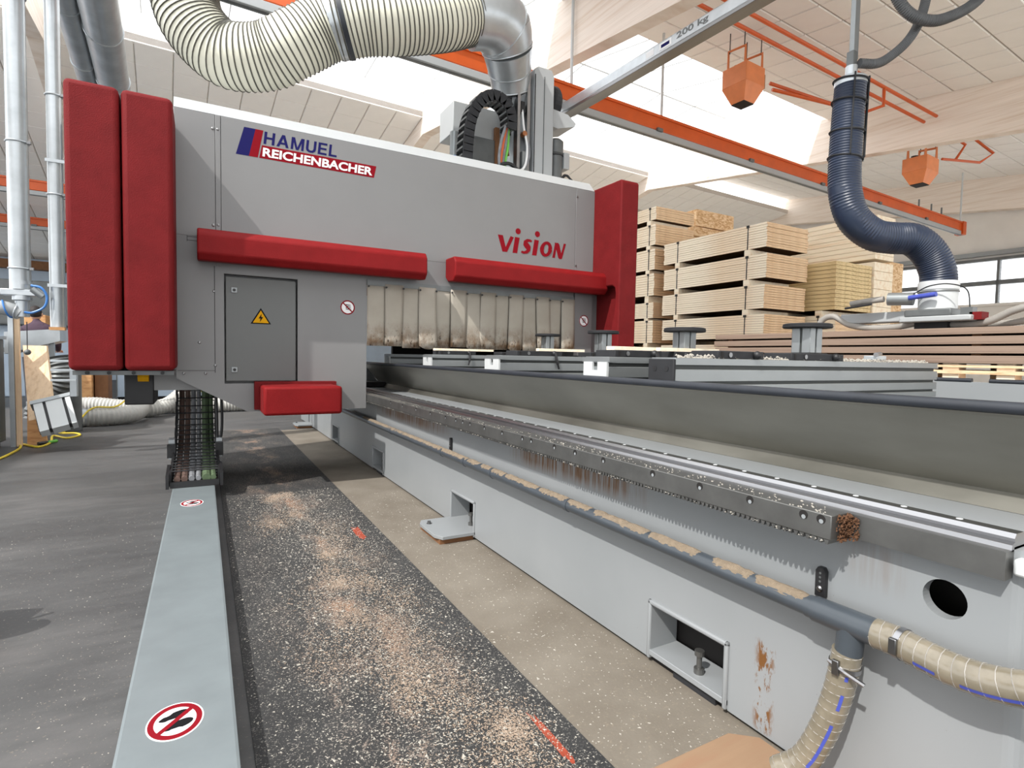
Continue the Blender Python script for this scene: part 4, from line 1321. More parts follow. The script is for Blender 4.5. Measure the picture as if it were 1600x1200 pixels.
strip_wood(1.98, 2.36, 3.17, 3.21, 1.144, 'pale wooden strip on the third beam under the shaded pedestal')
strip_wood(1.74, 2.02, 2.10, 2.16, 1.144, 'short wooden strip beside the clamp lever')
strip_wood(2.0, 2.43, 2.06, 2.09, 1.144, 'long pale wooden strip ending before the second pedestal')
strip_wood(1.7, 2.25, 4.36, 4.41, 1.144, 'dirty wooden strip at the left foot of the dust curtain')
# heap of chips along the nearest beam
hp_ = MB()
for _ in range(900):
    x, y = random.uniform(1.70, 3.7), 1.63 + abs(random.gauss(0, 0.03))
    s_ = random.uniform(0.003, 0.009)
    z = 1.11 + (random.random() ** 3) * 0.012
    hp_.add([(x - s_, y - s_, z), (x + s_, y - s_ * .6, z), (x, y + s_, z), (x, y, z + s_)], [(0, 1, 3), (1, 2, 3), (2, 0, 3)])
tag(hp_.build('sawdust', 'chip'), 'wood chips heaped along the top of the nearest beam', 'sawdust', None, 'stuff')
v_ = thing('vacuum_valve', 'small bright metal valve lying at the right of the nearest beam', 'valve', (3.25, 1.70, 1.11))
MB().box(3.15, 1.65, 1.11, 3.35, 1.74, 1.122).build('plate', 'shiny', v_)
MB().box(3.2, 1.66, 1.122, 3.30, 1.73, 1.145).build('body', 'zinc', v_, 0.004)
MB().cyl((3.19, 1.66, 1.15), (3.31, 1.7, 1.155), 0.012, 10).build('spindle', 'shiny', v_)
p_ = thing('round_mount', 'low round aluminium mount on the second beam', 'mount', (2.66, 2.13, 1.11))
MB().lathe((2.66, 2.13, 1.11), (0, 0, 1), [(0.09, 0), (0.09, 0.02), (0.06, 0.021), (0.06, 0.045)], 24).build('flange', 'alu', p_)
MB().box(2.76, 2.1, 1.11, 2.95, 2.2, 1.135).build('slide', 'machinegrey', p_)

# ================================================================ GREY PIPE ON THE BED FLANK AND THE CLEAR HOSES
PX, PZ, PR = 1.352, 0.478, 0.026
A = thing('coolant_pipe', 'grey plastic suction pipe along the bed flank, caked with dust', 'pipe', (PX, 3.0, 0.45))
MB().tube([(PX, 0.80, PZ), (PX, 6.2, PZ)], PR, 20).build('pipe', 'pvc', A, smooth=True)
MB().tube([(PX, 0.665, PZ + 0.002), (PX, 0.815, PZ)], PR + 0.006, 20).build('tee_body', 'pvc', A, smooth=True)
MB().tube([(PX, 0.725, PZ), (PX - 0.002, 0.732, PZ - 0.085)], PR + 0.004, 20).build('tee_branch', 'pvc', A, smooth=True)
for y in (0.822, 1.9, 2.6, 2.95, 3.3, 4.4):
    MB().tube([(PX, y - 0.011, PZ), (PX, y + 0.011, PZ)], PR + 0.0025, 20).build('pipe_clip', 'pvc', A, smooth=True)
for y in (0.835, 3.30):
    br = MB().prism([(XS - 0.014, y - 0.013, PZ + 0.015), (XS - 0.014, y - 0.013, PZ + 0.082), (XS - 0.014, y - 0.007, PZ + 0.092), (XS - 0.014, y + 0.007, PZ + 0.092), (XS - 0.014, y + 0.013, PZ + 0.082), (XS - 0.014, y + 0.013, PZ + 0.015)], (0.014, 0, 0)).build('bracket', 'black', A)
    MB().lathe((XS - 0.014, y, PZ + 0.036), (-1, 0, 0), [(0.008, 0), (0.008, 0.003), (0.004, 0.006)], 12).build('bracket_screw', 'steel', br)
    for k in (0.055, 0.066, 0.077):
        MB().cyl((XS - 0.0152, y, PZ + k), (XS - 0.013, y, PZ + k), 0.003, 8).build('slot', 'machinegrey', br)
# dust lying along the top of the pipe
dm = MB()
rows = 330
cols = 7
vs_, fs = [], []
rnd = random.Random(11)
hgt = [0.0] * (rows + 1)
for i in range(rows + 1):
    hgt[i] = 0.55 * (hgt[i - 1] if i else 0) + rnd.uniform(0, 1) * 0.45
for i in range(rows + 1):
    y = 0.83 + i * 0.0135
    for j in range(cols):
        a = math.radians(-58 + 116 * j / (cols - 1) + rnd.uniform(-4, 4)) + math.radians(4)
        edge = 1 - abs(j - (cols - 1) / 2) / ((cols - 1) / 2)
        r = PR - 0.0012 + edge * 0.009 * hgt[i] + rnd.uniform(0, 0.0016) - (0.003 if hgt[i] < 0.24 else 0)
        vs_.append((PX + math.sin(a) * r * -1, y, PZ + math.cos(a) * r))
for i in range(rows):
    for j in range(cols - 1):
        fs.append((i * cols + j, i * cols + j + 1, (i + 1) * cols + j + 1, (i + 1) * cols + j))
dm.add(vs_, fs)
do = dm.build('dust_layer', 'dust', A)
do['kind'] = 'stuff'

def clear_hose(name, label, pts, R, blue_side):
    t = thing(name, label, 'hose', pts[len(pts) // 2])
    P = resample(spline(pts, 10), 0.006)
    b_, w_ = MB(), MB()
    b_.tube(P, [R * (1 + 0.012 * math.sin(i * 2 * math.pi / 4)) for i in range(len(P))], 24)
    b_.build('hose_body', 'clearhose', t, smooth=True)
    F = frames(P)
    # helical reinforcing wire
    hel = []
    for i in range(len(P) * 3):
        f = i / 3
        k = int(f)
        if k >= len(P) - 1:
            break
        p = P[k].lerp(P[k + 1], f - k)
        a = 2 * math.pi * f / 4.0
        hel.append(p + (F[k][1] * math.cos(a) + F[k][2] * math.sin(a)) * (R * 1.012))
    w_.tube(hel, 0.0011, 4)
    w_.build('spiral_wire', 'greyhose', t, smooth=True)
    # printed blue stripe: a thin dashed strip on the surface
    st = MB()
    on_ = False
    seg = []
    for i in range(8, len(P)):
        on_ = (i % 30) < 24 and not (10 < i < 16)
        if on_:
            seg.append(i)
        if (not on_ or i == len(P) - 1) and len(seg) > 2:
            vv, ff = [], []
            for q_ in seg:
                a0 = math.atan2(blue_side.dot(F[q_][2]), blue_side.dot(F[q_][1]))
                for da in (-0.11, 0.11):
                    vv.append(P[q_] + (F[q_][1] * math.cos(a0 + da) + F[q_][2] * math.sin(a0 + da)) * (R * 1.022))
            for q_ in range(len(seg) - 1):
                ff.append((2 * q_, 2 * q_ + 1, 2 * q_ + 3, 2 * q_ + 2))
            MB().add(vv, ff).build('printed_stripe', 'bluestripe', t)
            seg = []
    return t, P, F
h1, P1, F1 = clear_hose('clear_hose', 'clear ribbed hose with blue print leaving the tee to the right', [(PX, 0.672, PZ + 0.002), (PX, 0.62, PZ + 0.002), (PX - 0.004, 0.57, PZ - 0.002), (PX - 0.01, 0.50, PZ - 0.002), (PX - 0.012, 0.43, PZ + 0.01), (PX, 0.36, PZ + 0.03), (PX + 0.02, 0.26, PZ + 0.05)], 0.034, Vector((-1, -0.6, -0.35)))
h2, P2, F2 = clear_hose('clear_hose', 'clear ribbed hose with blue print hanging down from the tee', [(PX - 0.002, 0.733, PZ - 0.07), (PX - 0.004, 0.740, PZ - 0.13), (PX - 0.008, 0.752, PZ - 0.20), (PX - 0.016, 0.775, PZ - 0.29), (PX - 0.03, 0.81, PZ - 0.38), (PX - 0.06, 0.86, PZ - 0.435)], 0.033, Vector((-1, -0.9, 0.1)))
def hose_clamp(t, P, F, i, R, tail):
    c = MB()
    seg = [P[i] + F[i][0] * s_ for s_ in (-0.006, 0.006)]
    c.tube(seg, R + 0.002, 28)
    o = c.build('hose_clamp', 'shiny', t, smooth=True)
    q_ = P[i] - Vector((0.0, 0, 0)) + Vector((-(R + 0.004), 0, 0.004))
    MB().box(q_.x - 0.006, q_.y - 0.008, q_.z - 0.018, q_.x + 0.004, q_.y + 0.008, q_.z + 0.018).build('clamp_screw', 'steel', o, 0.002)
    if tail:
        MB().tube([P[i] + Vector((-R - 0.002, 0.02, 0.012)), P[i] + Vector((-R - 0.004, -0.02, 0.002)), P[i] + Vector((-R * 0.8, -0.06, -0.012))], 0.005, 6).build('band_tail', 'shiny', o)
hose_clamp(h1, P1, F1, 9, 0.034, False)
hose_clamp(h2, P2, F2, 6, 0.033, True)
# ================================================================ LUMBER STORE BEHIND THE MACHINE
def pack(x0, x1, y0, y1, z0, z1, nb, label, group, m='lumber', me='lumberend', straps=(), bearers=(), gap=0.08, bevel=0.0):
    """a pack of boards with its bearers underneath and straps round it"""
    t = thing('board_pack', label, 'lumber pack', ((x0 + x1) / 2, (y0 + y1) / 2, z0 - gap), group)
    h = (z1 - z0) / nb
    proto = None
    jg = 0.0055 if m == 'insul' else 0.0042
    MB().box(x0 + 0.012, y0 + 0.02, z0 + jg, x1 - 0.012, y1 - 0.02, z1 - 0.002).build('joint_core', 'gapdark', t)
    for i in range(nb):
        if proto is None:
            mb = MB()
            mb.box(x0, y0, z0 + jg, x1, y1, z0 + h)
            o = mb.build('board', m, t)
            o.data.materials.append(M[me])
            for p in o.data.polygons:
                if abs(p.normal.y) > 0.9:
                    p.material_index = 1
            proto = o
        else:
            o = bpy.data.objects.new('board', proto.data)
            COL.objects.link(o)
            o.parent = t
            o.location = (random.uniform(-0.004, 0.004), random.uniform(-0.006, 0.006), i * h)
    for y in bearers:
        MB().box(x0 - 0.005, y - 0.045, z0 - gap, x1 - 0.02, y + 0.045, z0).build('bearer', 'lumber', t)
    for y in straps:
        MB().box(x0 - 0.006, y - 0.006, z0 - 0.0, x0 - 0.0, y + 0.006, z1).build('strap', 'strap', t)
        MB().box(x0 - 0.014, y - 0.02, z1 - 0.03, x0 + 0.001, y + 0.02, z1).build('strap_seal', 'strap', t)
    return t
ORD = ['topmost', 'second from the top', 'third from the top', 'fourth from the top', 'fifth from the top', 'sixth from the top', 'seventh from the top', 'eighth from the top']
# main stack
zs = [(2.62, 2.945), (2.215, 2.535), (1.81, 2.13), (1.415, 1.735), (1.01, 1.335), (0.61, 0.93), (0.21, 0.53)]
for i, (a, b) in enumerate(zs):
    dy = (0.0, -0.012, 0.006, -0.008, 0.0, 0.0, 0.0)[i]
    pack(6.5, 7.38, 4.81 + dy, 6.67 + dy, a, b, 10, '%s pack of pale boards in the stack facing the table' % ORD[i], 'packs of the main lumber stack', straps=(6.375, 5.10), bearers=(6.375, 5.10), gap=a - (zs[i + 1][1] if i < 6 else 0.0))
# stack behind it, taller
zs = [(3.40, 3.61), (2.99, 3.325), (2.585, 2.925), (2.16, 2.525), (1.79, 2.045), (1.375, 1.75), (0.97, 1.30), (0.2, 0.90)]
for i, (a, b) in enumerate(zs):
    pack(6.5, 7.37, 6.88, 8.4, a, b, 6 if i == 0 else 9, '%s pack of the taller stack beside the red column' % ORD[i], 'packs of the taller lumber stack', straps=(7.02,), bearers=(7.04, 8.1), gap=a - (zs[i + 1][1] if i < 7 else 0.0))
# OSB blocks lying on the rear stack
def block(name, x0, x1, y0, y1, z0, z1, m, label, cat='panel block', group='blocks of chipboard in the lumber store', nb=1):
    t = thing(name, label, cat, ((x0 + x1) / 2, (y0 + y1) / 2, z0), group)
    h = (z1 - z0) / nb
    for i in range(nb):
        MB().box(x0, y0, z0 + i * h + 0.002, x1, y1, z0 + (i + 1) * h - 0.002).build('panel', m, t, 0.003)
    return t
block('panel_block', 7.5, 8.9, 7.3, 8.7, 0.0, 3.36, 'osb', 'tall chipboard pile behind the taller lumber stack', nb=12)
block('panel_block', 7.75, 8.88, 7.25, 8.55, 3.36, 3.53, 'osb', 'thin chipboard block just below the highest one')
block('panel_block', 7.88, 8.88, 7.3, 8.6, 3.56, 3.86, 'osb', 'highest chipboard block on top of the lumber store')
for x in (7.95, 8.7):
    tag(MB().box(x, 7.35, 3.53, x + 0.08, 8.5, 3.56).build('spacer', 'lumber'), 'wooden spacer under the highest chipboard block, %s one' % ('left' if x < 8 else 'right'), 'spacer', 'spacers in the lumber store')
# big light panels at the back right
block('panel_block', 8.5, 9.0, 4.50, 6.9, 2.62, 3.255, 'lumber', 'large pale panel block behind the lift hose', nb=9)
block('panel_block', 8.5, 9.0, 4.50, 6.9, 0.0, 2.58, 'lumber', 'lower pale panel block under the large one behind the hose', nb=20)
# squat stack of thicker olive panels
t = pack(7.6, 8.48, 4.52, 5.6, 1.835, 2.505, 12, 'stack of twelve thick olive panels beside the lift hose', 'olive panel stacks', 'insul', 'insul', (), (4.75, 5.3), 0.07)
t2 = pack(7.6, 8.48, 4.50, 5.6, 0.2, 1.765, 24, 'lower stack of pale boards under the olive panels', 'olive panel stacks', 'lumber', 'lumberend', (4.75,), (4.75, 5.3), 0.2)
block('panel_block', 9.03, 9.90, 4.8, 5.9, 2.24, 2.72, 'osb', 'speckled chipboard block left of the window')
block('panel_block', 9.03, 9.90, 4.8, 5.9, 1.92, 2.2, 'osb', 'orange chipboard block under the speckled one by the window')
block('panel_block', 9.03, 9.90, 4.8, 5.9, 0.0, 1.9, 'osb', 'lowest chipboard block by the window, mostly hidden')
# brown panels lying on pallets right behind the table
bz = [(1.345, 1.398), (1.268, 1.328), (1.195, 1.252), (1.118, 1.178)]
for i, (a, b) in enumerate(bz):
    dy = (0.0, 0.02, 0.0, -0.03)[i]
    tag(MB().box(5.2 + 0.006 * (i % 2), 0.5, a, 6.35, 4.47 + dy, b).build('brown_panel', 'brownboard', bevel=0.003), '%s long brown panel behind the machine table' % ('topmost', 'second', 'third', 'lowest')[i], 'panel', 'brown panels stacked behind the table')
for i, (y, lv) in enumerate([(y, lv) for lv in range(3) for y in (0.8, 2.0, 3.2, 4.3)]):
    z0 = (1.328, 1.252, 1.178)[lv]
    z1 = bz[lv][0]
    tag(MB().box(5.25, y - 0.03, z0, 6.3, y + 0.03, z1).build('sticker_lath', 'brown'), 'thin lath between the brown panels, %s gap, %s' % (('top', 'middle', 'bottom')[lv], ('nearest to the window', 'second', 'third', 'at the far end')[(0.8, 2.0, 3.2, 4.3).index(y)]), 'lath', 'laths between the brown panels')
pal = thing('pallet', 'wooden pallet stack carrying the brown panels', 'pallet', (5.8, 2.5, 0))
for z0, z1 in ((1.085, 1.105), (1.035, 1.062), (0.9, 0.925), (0.45, 0.475), (0.02, 0.045)):
    MB().box(5.22, 0.5, z0, 6.3, 4.4, z1).build('deck_board', 'lumberend', pal)
for y in (0.62, 0.98, 1.4, 1.75, 2.1, 2.5, 2.9, 3.3, 3.7, 4.2):
    MB().box(5.24, y, 0.0, 5.36, y + 0.11, 1.118).build('pallet_block', 'lumber' if int(y * 10) % 2 else 'lumberend', pal)
    MB().box(6.1, y, 0.0, 6.22, y + 0.11, 1.118).build('pallet_block', 'lumber', pal)

# ================================================================ VACUUM LIFTER
V = thing('vacuum_lifter', 'navy ribbed vacuum lifting tube with a white suction head on the panels', 'vacuum lifter', (5.3, 2.45, 1.4))
vp = spline([(4.72, 2.76, 3.42), (4.70, 2.76, 3.15), (4.68, 2.755, 2.72), (4.68, 2.735, 2.49), (4.735, 2.69, 2.30), (4.88, 2.61, 2.175), (5.04, 2.53, 2.15), (5.18, 2.45, 2.14), (5.30, 2.385, 2.04), (5.365, 2.345, 1.90), (5.385, 2.335, 1.78)], 10)
vb = MB()
vr = resample(vp, 0.011)
rads = []
for i in range(len(vr)):
    t = i / (len(vr) - 1)
    base = 0.117 + 0.014 * t
    rads.append(base * (1.018 if i % 2 == 0 else 0.982))
vb.tube(vr, rads, 32)
vb.build('lifting_tube', 'bluehose', V, smooth=True)
# top fitting, hanger bar, cage of retaining straps round the tube
MB().lathe((4.72, 2.76, 3.40), (0, 0, 1), [(0.122, 0), (0.122, 0.05), (0.11, 0.06), (0.045, 0.075), (0.045, 0.16)], 28).build('top_cap', 'zinc', V, smooth=True)
MB().box(4.69, 2.73, 3.55, 4.75, 2.79, 3.68).build('swivel', 'machinegrey', V, 0.006)
MB().box(4.700, 2.735, 3.62, 4.765, 2.775, 4.51).build('hanger_bar', 'alu', V, 0.003)
for i, z in enumerate((3.44, 3.26, 3.02, 2.80)):
    c = (4.72 - 0.01 * i, 2.76, z)
    MB().ring(c, (0.1 * (i % 2), -0.12, 1), 0.130, 0.007, 36, 6).build('strap_ring', 'rubber', V, smooth=True)
    MB().box(c[0] + 0.11, c[1] - 0.07, z - 0.012, c[0] + 0.15, c[1] - 0.035, z + 0.015).build('strap_buckle', 'zinc', V)
for dx, dy in ((-0.095, -0.09), (0.075, -0.108), (0.095, -0.09)):
    MB().tube([(4.72 + dx, 2.76 + dy, 3.46), (4.705 + dx, 2.76 + dy, 3.1), (4.69 + dx, 2.755 + dy, 2.80)], 0.008, 6).build('strap_cord', 'rubber', V)
# suction head
hx, hy_ = 5.385, 2.335
MB().lathe((hx, hy_, 1.56), (0, 0, 1), [(0.134, 0), (0.136, 0.04), (0.136, 0.16), (0.142, 0.165), (0.142, 0.225), (0.138, 0.235)], 36).build('head_drum', 'white', V, smooth=True)
MB().lathe((hx, hy_, 1.705), (0, 0, 1), [(0.142, 0), (0.145, 0.006), (0.142, 0.012)], 36).build('band', 'alu', V, smooth=True)
MB().box(hx - 0.17, hy_ - 0.17, 1.50, hx + 0.17, hy_ + 0.17, 1.56).build('head_base', 'machinegrey', V, 0.01)
MB().box(hx - 0.19, hy_ - 0.31, 1.455, hx + 0.19, hy_ + 0.20, 1.50).build('suction_plate', 'greylight', V, 0.01)
MB().box(hx - 0.10, hy_ + 0.16, 1.47, hx + 0.06, hy_ + 0.75, 1.56).build('cross_arm', 'greylight', V, 0.01)
MB().box(hx - 0.14, hy_ - 0.36, 1.46, hx - 0.02, hy_ - 0.28, 1.52).build('suction_foot', 'red', V)
MB().box(hx - 0.1, hy_ - 0.12, 1.40, hx + 0.1, hy_ + 0.12, 1.455).build('suction_cup', 'rubber', V)
hd = MB().cyl((hx - 0.13, hy_ + 0.12, 1.655), (hx - 0.17, hy_ + 0.30, 1.665), 0.055, 20).build('handle_hub', 'alu', V, smooth=True)
MB().tube(spline([(hx - 0.2, hy_ + 0.32, 1.665), (hx - 0.22, hy_ + 0.45, 1.655), (hx - 0.24, hy_ + 0.58, 1.64)], 5), [0.026] * 6 + [0.024] * 5, 12).build('control_handle', 'greyhose', hd, smooth=True)
MB().tube([(hx - 0.235, hy_ + 0.40, 1.625), (hx - 0.255, hy_ + 0.62, 1.60)], 0.010, 8).build('trigger', 'black', hd)
MB().cyl((hx - 0.185, hy_ + 0.13, 1.66), (hx - 0.19, hy_ - 0.07, 1.675), 0.02, 14).build('blue_grip', 'bluestripe', V, smooth=True)
MB().tube(spline([(hx - 0.16, hy_ + 0.10, 1.70), (hx - 0.19, hy_ - 0.02, 1.745), (hx - 0.17, hy_ - 0.15, 1.75), (hx - 0.10, hy_ - 0.24, 1.70), (hx - 0.08, hy_ - 0.26, 1.55)], 6), 0.005, 6).build('bowden_cable', 'black', V, smooth=True)
MB().box(hx - 0.14, hy_ - 0.30, 1.50, hx - 0.06, hy_ - 0.22, 1.56).build('cable_stop', 'machinegrey', V)
# grey hoses lying on the brown panels
def simple_hose(name, label, pts, R, m, cat='hose', step=0.02, group=None, ridge=0.05, n=14):
    mb = MB()
    hose(mb, None, spline(pts, 10), R, step, 0, n, ridge)
    return tag(mb.build(name, m, smooth=True), label, cat, group)
simple_hose('vacuum_hose', 'grey vacuum hose waving over the brown panels to the right', [(5.27, 3.30, 1.42), (5.28, 3.25, 1.52), (5.29, 3.15, 1.545), (5.30, 3.0, 1.46), (5.30, 2.80, 1.425), (5.32, 2.60, 1.43), (5.32, 2.42, 1.46), (5.36, 2.28, 1.44), (5.34, 2.1, 1.428), (5.32, 1.95, 1.45), (5.30, 1.8, 1.52), (5.30, 1.66, 1.55), (5.28, 1.5, 1.51), (5.27, 1.3, 1.45)], 0.028, 'greyhose')
simple_hose('vacuum_hose', 'second grey hose lying flat behind the waving one', [(5.45, 2.2, 1.428), (5.42, 1.95, 1.428), (5.40, 1.75, 1.45), (5.40, 1.55, 1.49), (5.40, 1.3, 1.50)], 0.026, 'greyhose')
# hoses looping at the top right corner
simple_hose('air_supply_hose', 'dark grey ribbed hose looping down at the top right to the lifter', [(4.76, 2.72, 3.58), (4.90, 2.66, 3.59), (5.02, 2.62, 3.66), (5.16, 2.56, 3.80), (5.28, 2.53, 4.0), (5.36, 2.52, 4.3), (5.38, 2.52, 4.7)], 0.036, 'darkhose', step=0.016, n=16)
simple_hose('air_supply_hose', 'dark grey hose bowing from the ceiling to the coil at the corner', [(4.88, 2.60, 4.5), (4.90, 2.58, 4.25), (4.95, 2.54, 4.05), (5.06, 2.48, 3.93), (5.22, 2.40, 3.90), (5.40, 2.34, 3.97), (5.58, 2.30, 4.08), (5.74, 2.28, 4.22), (5.85, 2.27, 4.4)], 0.042, 'darkhose', step=0.016, n=16)
simple_hose('air_supply_hose', 'thick dark ribbed hose cutting the top right corner', [(5.40, 2.2, 4.25), (5.55, 2.15, 4.20), (5.75, 2.1, 4.18), (5.95, 2.05, 4.21), (6.15, 2.0, 4.35)], 0.07, 'darkhose', step=0.02, n=20)

# ================================================================ CRANE, HEATERS
def Hp(x, y, z): return hall(x, y, z)
def crane_rail(y, z, x0, x1, label, h=0.22):
    t = thing('crane_rail', label, 'crane rail', Hp((x0 + x1) / 2, y, z), 'orange crane rails')
    MB().hbox(x0, y - 0.05, z + 0.10, x1, y + 0.05, z + 0.10 + h).build('rail_web', 'orange', t, 0.012)
    MB().hbox(x0, y - 0.075, z + 0.10 + h - 0.02, x1, y + 0.075, z + 0.12 + h).build('rail_flange', 'orange', t)
    MB().hbox(x0, y - 0.055, z, x1, y + 0.055, z + 0.095).build('running_profile', 'greylight', t, 0.006)
    MB().hbox(x0, y - 0.02, z - 0.006, x1, y + 0.02, z + 0.001).build('running_slot', 'machinegrey', t)
    for k in range(int((x1 - x0) / 2.4)):
        x = x0 + 1.2 + k * 2.4
        MB().hbox(x - 0.06, y - 0.09, z + 0.08, x + 0.06, y + 0.09, z + 0.13).build('rail_clamp', 'machinegrey', t)
    return t
r1 = crane_rail(6.56, 4.70, -1.6, 18.7, 'long orange crane rail crossing the skylight')
for x, top in ((5.04, 6.40), (6.90, 6.40), (18.6, 6.40)):
    MB().tube([Hp(x, 6.56, 5.0), Hp(x, 6.56, top)], 0.022, 8).build('hanger_rod', 'white', r1)
for x in (16.1, 16.8, 17.4):
    MB().tube([Hp(x, 6.56, 5.0), Hp(x, 6.56, 5.25)], 0.02, 6).build('hanger_rod', 'machinegrey', r1)
MB().hbox(18.55, 6.46, 4.7, 18.75, 6.66, 5.05).build('end_stop', 'orange', r1)
crane_rail(15.9, 4.42, -9, 6, 'upper orange crane rail behind the steel pipes at far left', 0.2)
crane_rail(20.0, 4.35, -9, 6, 'lower orange crane rail behind the steel pipes at far left', 0.2)
br = thing('crane_bridge', 'silver aluminium crane bridge marked 200 kg', 'crane bridge', Hp(4.85, 4.5, 4.5))
BX0, BX1 = 4.77, 4.91
MB().hbox(BX0, 1.6, 4.55, BX1, 6.85, 4.69).build('bridge_profile', 'zinc', br, 0.02, seg=3)
MB().hbox(BX0 - 0.012, 1.6, 4.51, BX1 + 0.012, 6.85, 4.552).build('bottom_flange', 'steel', br, 0.006)
MB().hbox(BX0 + 0.03, 6.46, 4.65, BX1 - 0.03, 6.66, 4.71).build('trolley', 'machinegrey', br)
for y, L_, txt in ((4.2, 0.42, '200 kg'),):
    U = Vector(Hp(0, -1, 0)) 
    text_on('lettering', txt, 'machinegrey', br, Hp(BX0 - 0.001, y + 0.15, 4.585), Hp(BX0 - 0.001, y + 0.15 - L_, 4.585), 0.085, U, (0, 0, 1), 0.02)
MB().hbox(BX0 - 0.002, 4.42, 4.585, BX0, 4.60, 4.66).build('maker_label', 'whiteprint', br)
MB().hbox(BX0 - 0.004, 4.45, 4.605, BX0 - 0.002, 4.57, 4.64).build('maker_mark', 'navy', br, 0.0)
MB().hbox(BX0 - 0.002, 4.68, 4.585, BX0, 4.80, 4.655).build('type_label', 'whiteprint', br)

def heater(x, y, z, w, d, h, label):
    t = thing('gas_heater', label, 'heater', Hp(x, y, z), 'orange gas heaters under the roof')
    hb = h * 0.45
    MB().hbox(x - w / 2, y - d / 2, z + hb, x + w / 2, y + d / 2, z + h).build('burner_box', 'orange2', t, 0.01)
    a = [Hp(x + sx * w / 2, y + sy * d / 2, z + hb) for sx, sy in ((-1, -1), (1, -1), (1, 1), (-1, 1))]
    b = [Hp(x + sx * w * 0.27, y + sy * d * 0.27, z) for sx, sy in ((-1, -1), (1, -1), (1, 1), (-1, 1))]
    m_ = MB()
    m_.add(a + b, [(0, 1, 5, 4), (1, 2, 6, 5), (2, 3, 7, 6), (3, 0, 4, 7), (0, 3, 2, 1)])
    m_.build('reflector', 'orange2', t)
    MB().hbox(x - w * 0.26, y - d * 0.26, z - 0.012, x + w * 0.26, y + d * 0.26, z + 0.01).build('ceramic_plate', 'dark', t)
    for sx in (-1, 1):
        q = [Hp(x + sx * w * 0.45, y - d * 0.4, z + h), Hp(x + sx * w * 0.45, y - d * 0.4, z + h * 1.45), Hp(x + sx * w * 0.45, y + d * 0.3, z + h * 1.5), Hp(x + sx * w * 0.45, y + d * 0.3, z + h)]
        MB().tube(q, w * 0.05, 4).build('hanging_frame', 'orange2', t)
        for yy in (-0.35, 0.25):
            MB().tube([Hp(x + sx * w * 0.45, y + yy * d, z + h * 1.42), Hp(x + sx * w * 0.45, y + yy * d, zn(y) - 0.02)], 0.008, 5).build('chain', 'black', t)
    MB().hbox(x + w / 2, y - d * 0.3, z + h * 0.55, x + w / 2 + 0.14, y + d * 0.1, z + h * 0.95).build('gas_valve', 'copper', t)
    MB().lathe(Hp(x - w * 0.1, y + d * 0.2, z + h), (0, 0, 1), [(w * 0.12, 0), (w * 0.12, 0.08)], 14).build('ignition_cap', 'black', t)
    return t
heater(7.86, 5.75, 5.20, 0.47, 0.44, 0.54, 'nearer orange gas heater under the tiled ceiling')
heater(13.35, 5.45, 4.84, 0.55, 0.45, 0.52, 'farther orange gas heater below the second rafter')
def gas_pipe(name, pts, label):
    return tag(MB().tube([Hp(*p) for p in pts], 0.028, 8).build(name, 'orange', smooth=True), label, 'gas pipe', 'orange gas pipes')
g1 = gas_pipe('gas_pipe', [(3.5, 5.05, 5.72), (12.3, 5.0, 5.72)], 'left one of two parallel orange gas pipes under the ceiling')
g2 = gas_pipe('gas_pipe', [(3.5, 4.80, 5.72), (12.3, 4.80, 5.76)], 'right one of two parallel orange gas pipes under the ceiling')
gas_pipe('gas_pipe', [(9.7, 5.05, 5.72), (9.7, 5.05, 5.5), (9.6, 5.2, 5.42), (8.55, 5.75, 5.72)], 'upper orange branch pipe to the nearer heater')
gas_pipe('gas_pipe', [(10.3, 4.80, 5.75), (10.3, 4.80, 5.45), (10.1, 5.0, 5.36), (8.55, 5.7, 5.6)], 'lower orange branch pipe to the nearer heater')
gas_pipe('gas_pipe', [(13.95, 5.3, 5.45), (15.0, 5.0, 5.5), (15.4, 4.9, 5.75), (14.9, 5.2, 6.15)], 'orange branch pipe at the farther heater')
gas_pipe('gas_pipe', [(14.35, 5.2, 5.5), (14.5, 5.1, 5.8), (14.1, 5.35, 6.1)], 'short orange pipe beside the farther heater')

# ================================================================ LEFT BACKGROUND
def steel_pipe(name, x, y, z0, z1, R, label, joints):
    t = thing(name, label, 'pipe', (x, y, z0), 'vertical galvanised pipes')
    MB().cyl((x, y, z0), (x, y, z1), R, 24).build('pipe', 'zinc', t, smooth=True)
    for z in joints:
        MB().ring((x, y, z), (0, 0, 1), R + 0.004, 0.008, 24, 6).build('joint_ring', 'zinc', t, smooth=True)
        MB().box(x + R, y - 0.06, z - 0.012, x + R + 0.03, y - 0.03, z + 0.012).build('joint_bolt', 'steel', t)
    return t
p1 = steel_pipe('dust_pipe', -1.525, 7.0, 1.66, 6.2, 0.082, 'leftmost vertical galvanised dust pipe with a blast gate', (3.05, 1.86, 4.4))
MB().lathe((-1.515, 7.0, 1.40), (0, 0, 1), [(0.055, 0), (0.055, 0.15), (0.075, 0.16), (0.075, 0.2), (0.058, 0.21), (0.058, 0.30), (0.08, 0.31), (0.08, 0.34)], 20).build('gate_neck', 'zinc', p1, smooth=True)
MB().box(-1.66, 6.93, 1.60, -1.40, 7.07, 1.66).build('blast_gate', 'zinc', p1, 0.006)
MB().cyl((-1.42, 6.93, 1.67), (-1.34, 6.93, 1.60), 0.035, 12).build('gate_cylinder', 'alu', p1, smooth=True)
MB().tube(spline([(-1.43, 6.92, 1.70), (-1.35, 6.90, 1.68), (-1.31, 6.90, 1.60), (-1.33, 6.90, 1.50), (-1.42, 6.90, 1.44), (-1.48, 6.9, 1.44)], 6), 0.011, 8).build('air_hose', 'blue', p1, smooth=True)
q1 = thing('branch_pipe', 'white horizontal dust branch pipe wound with blue air hose', 'pipe', (-1.9, 7.0, 1.42))
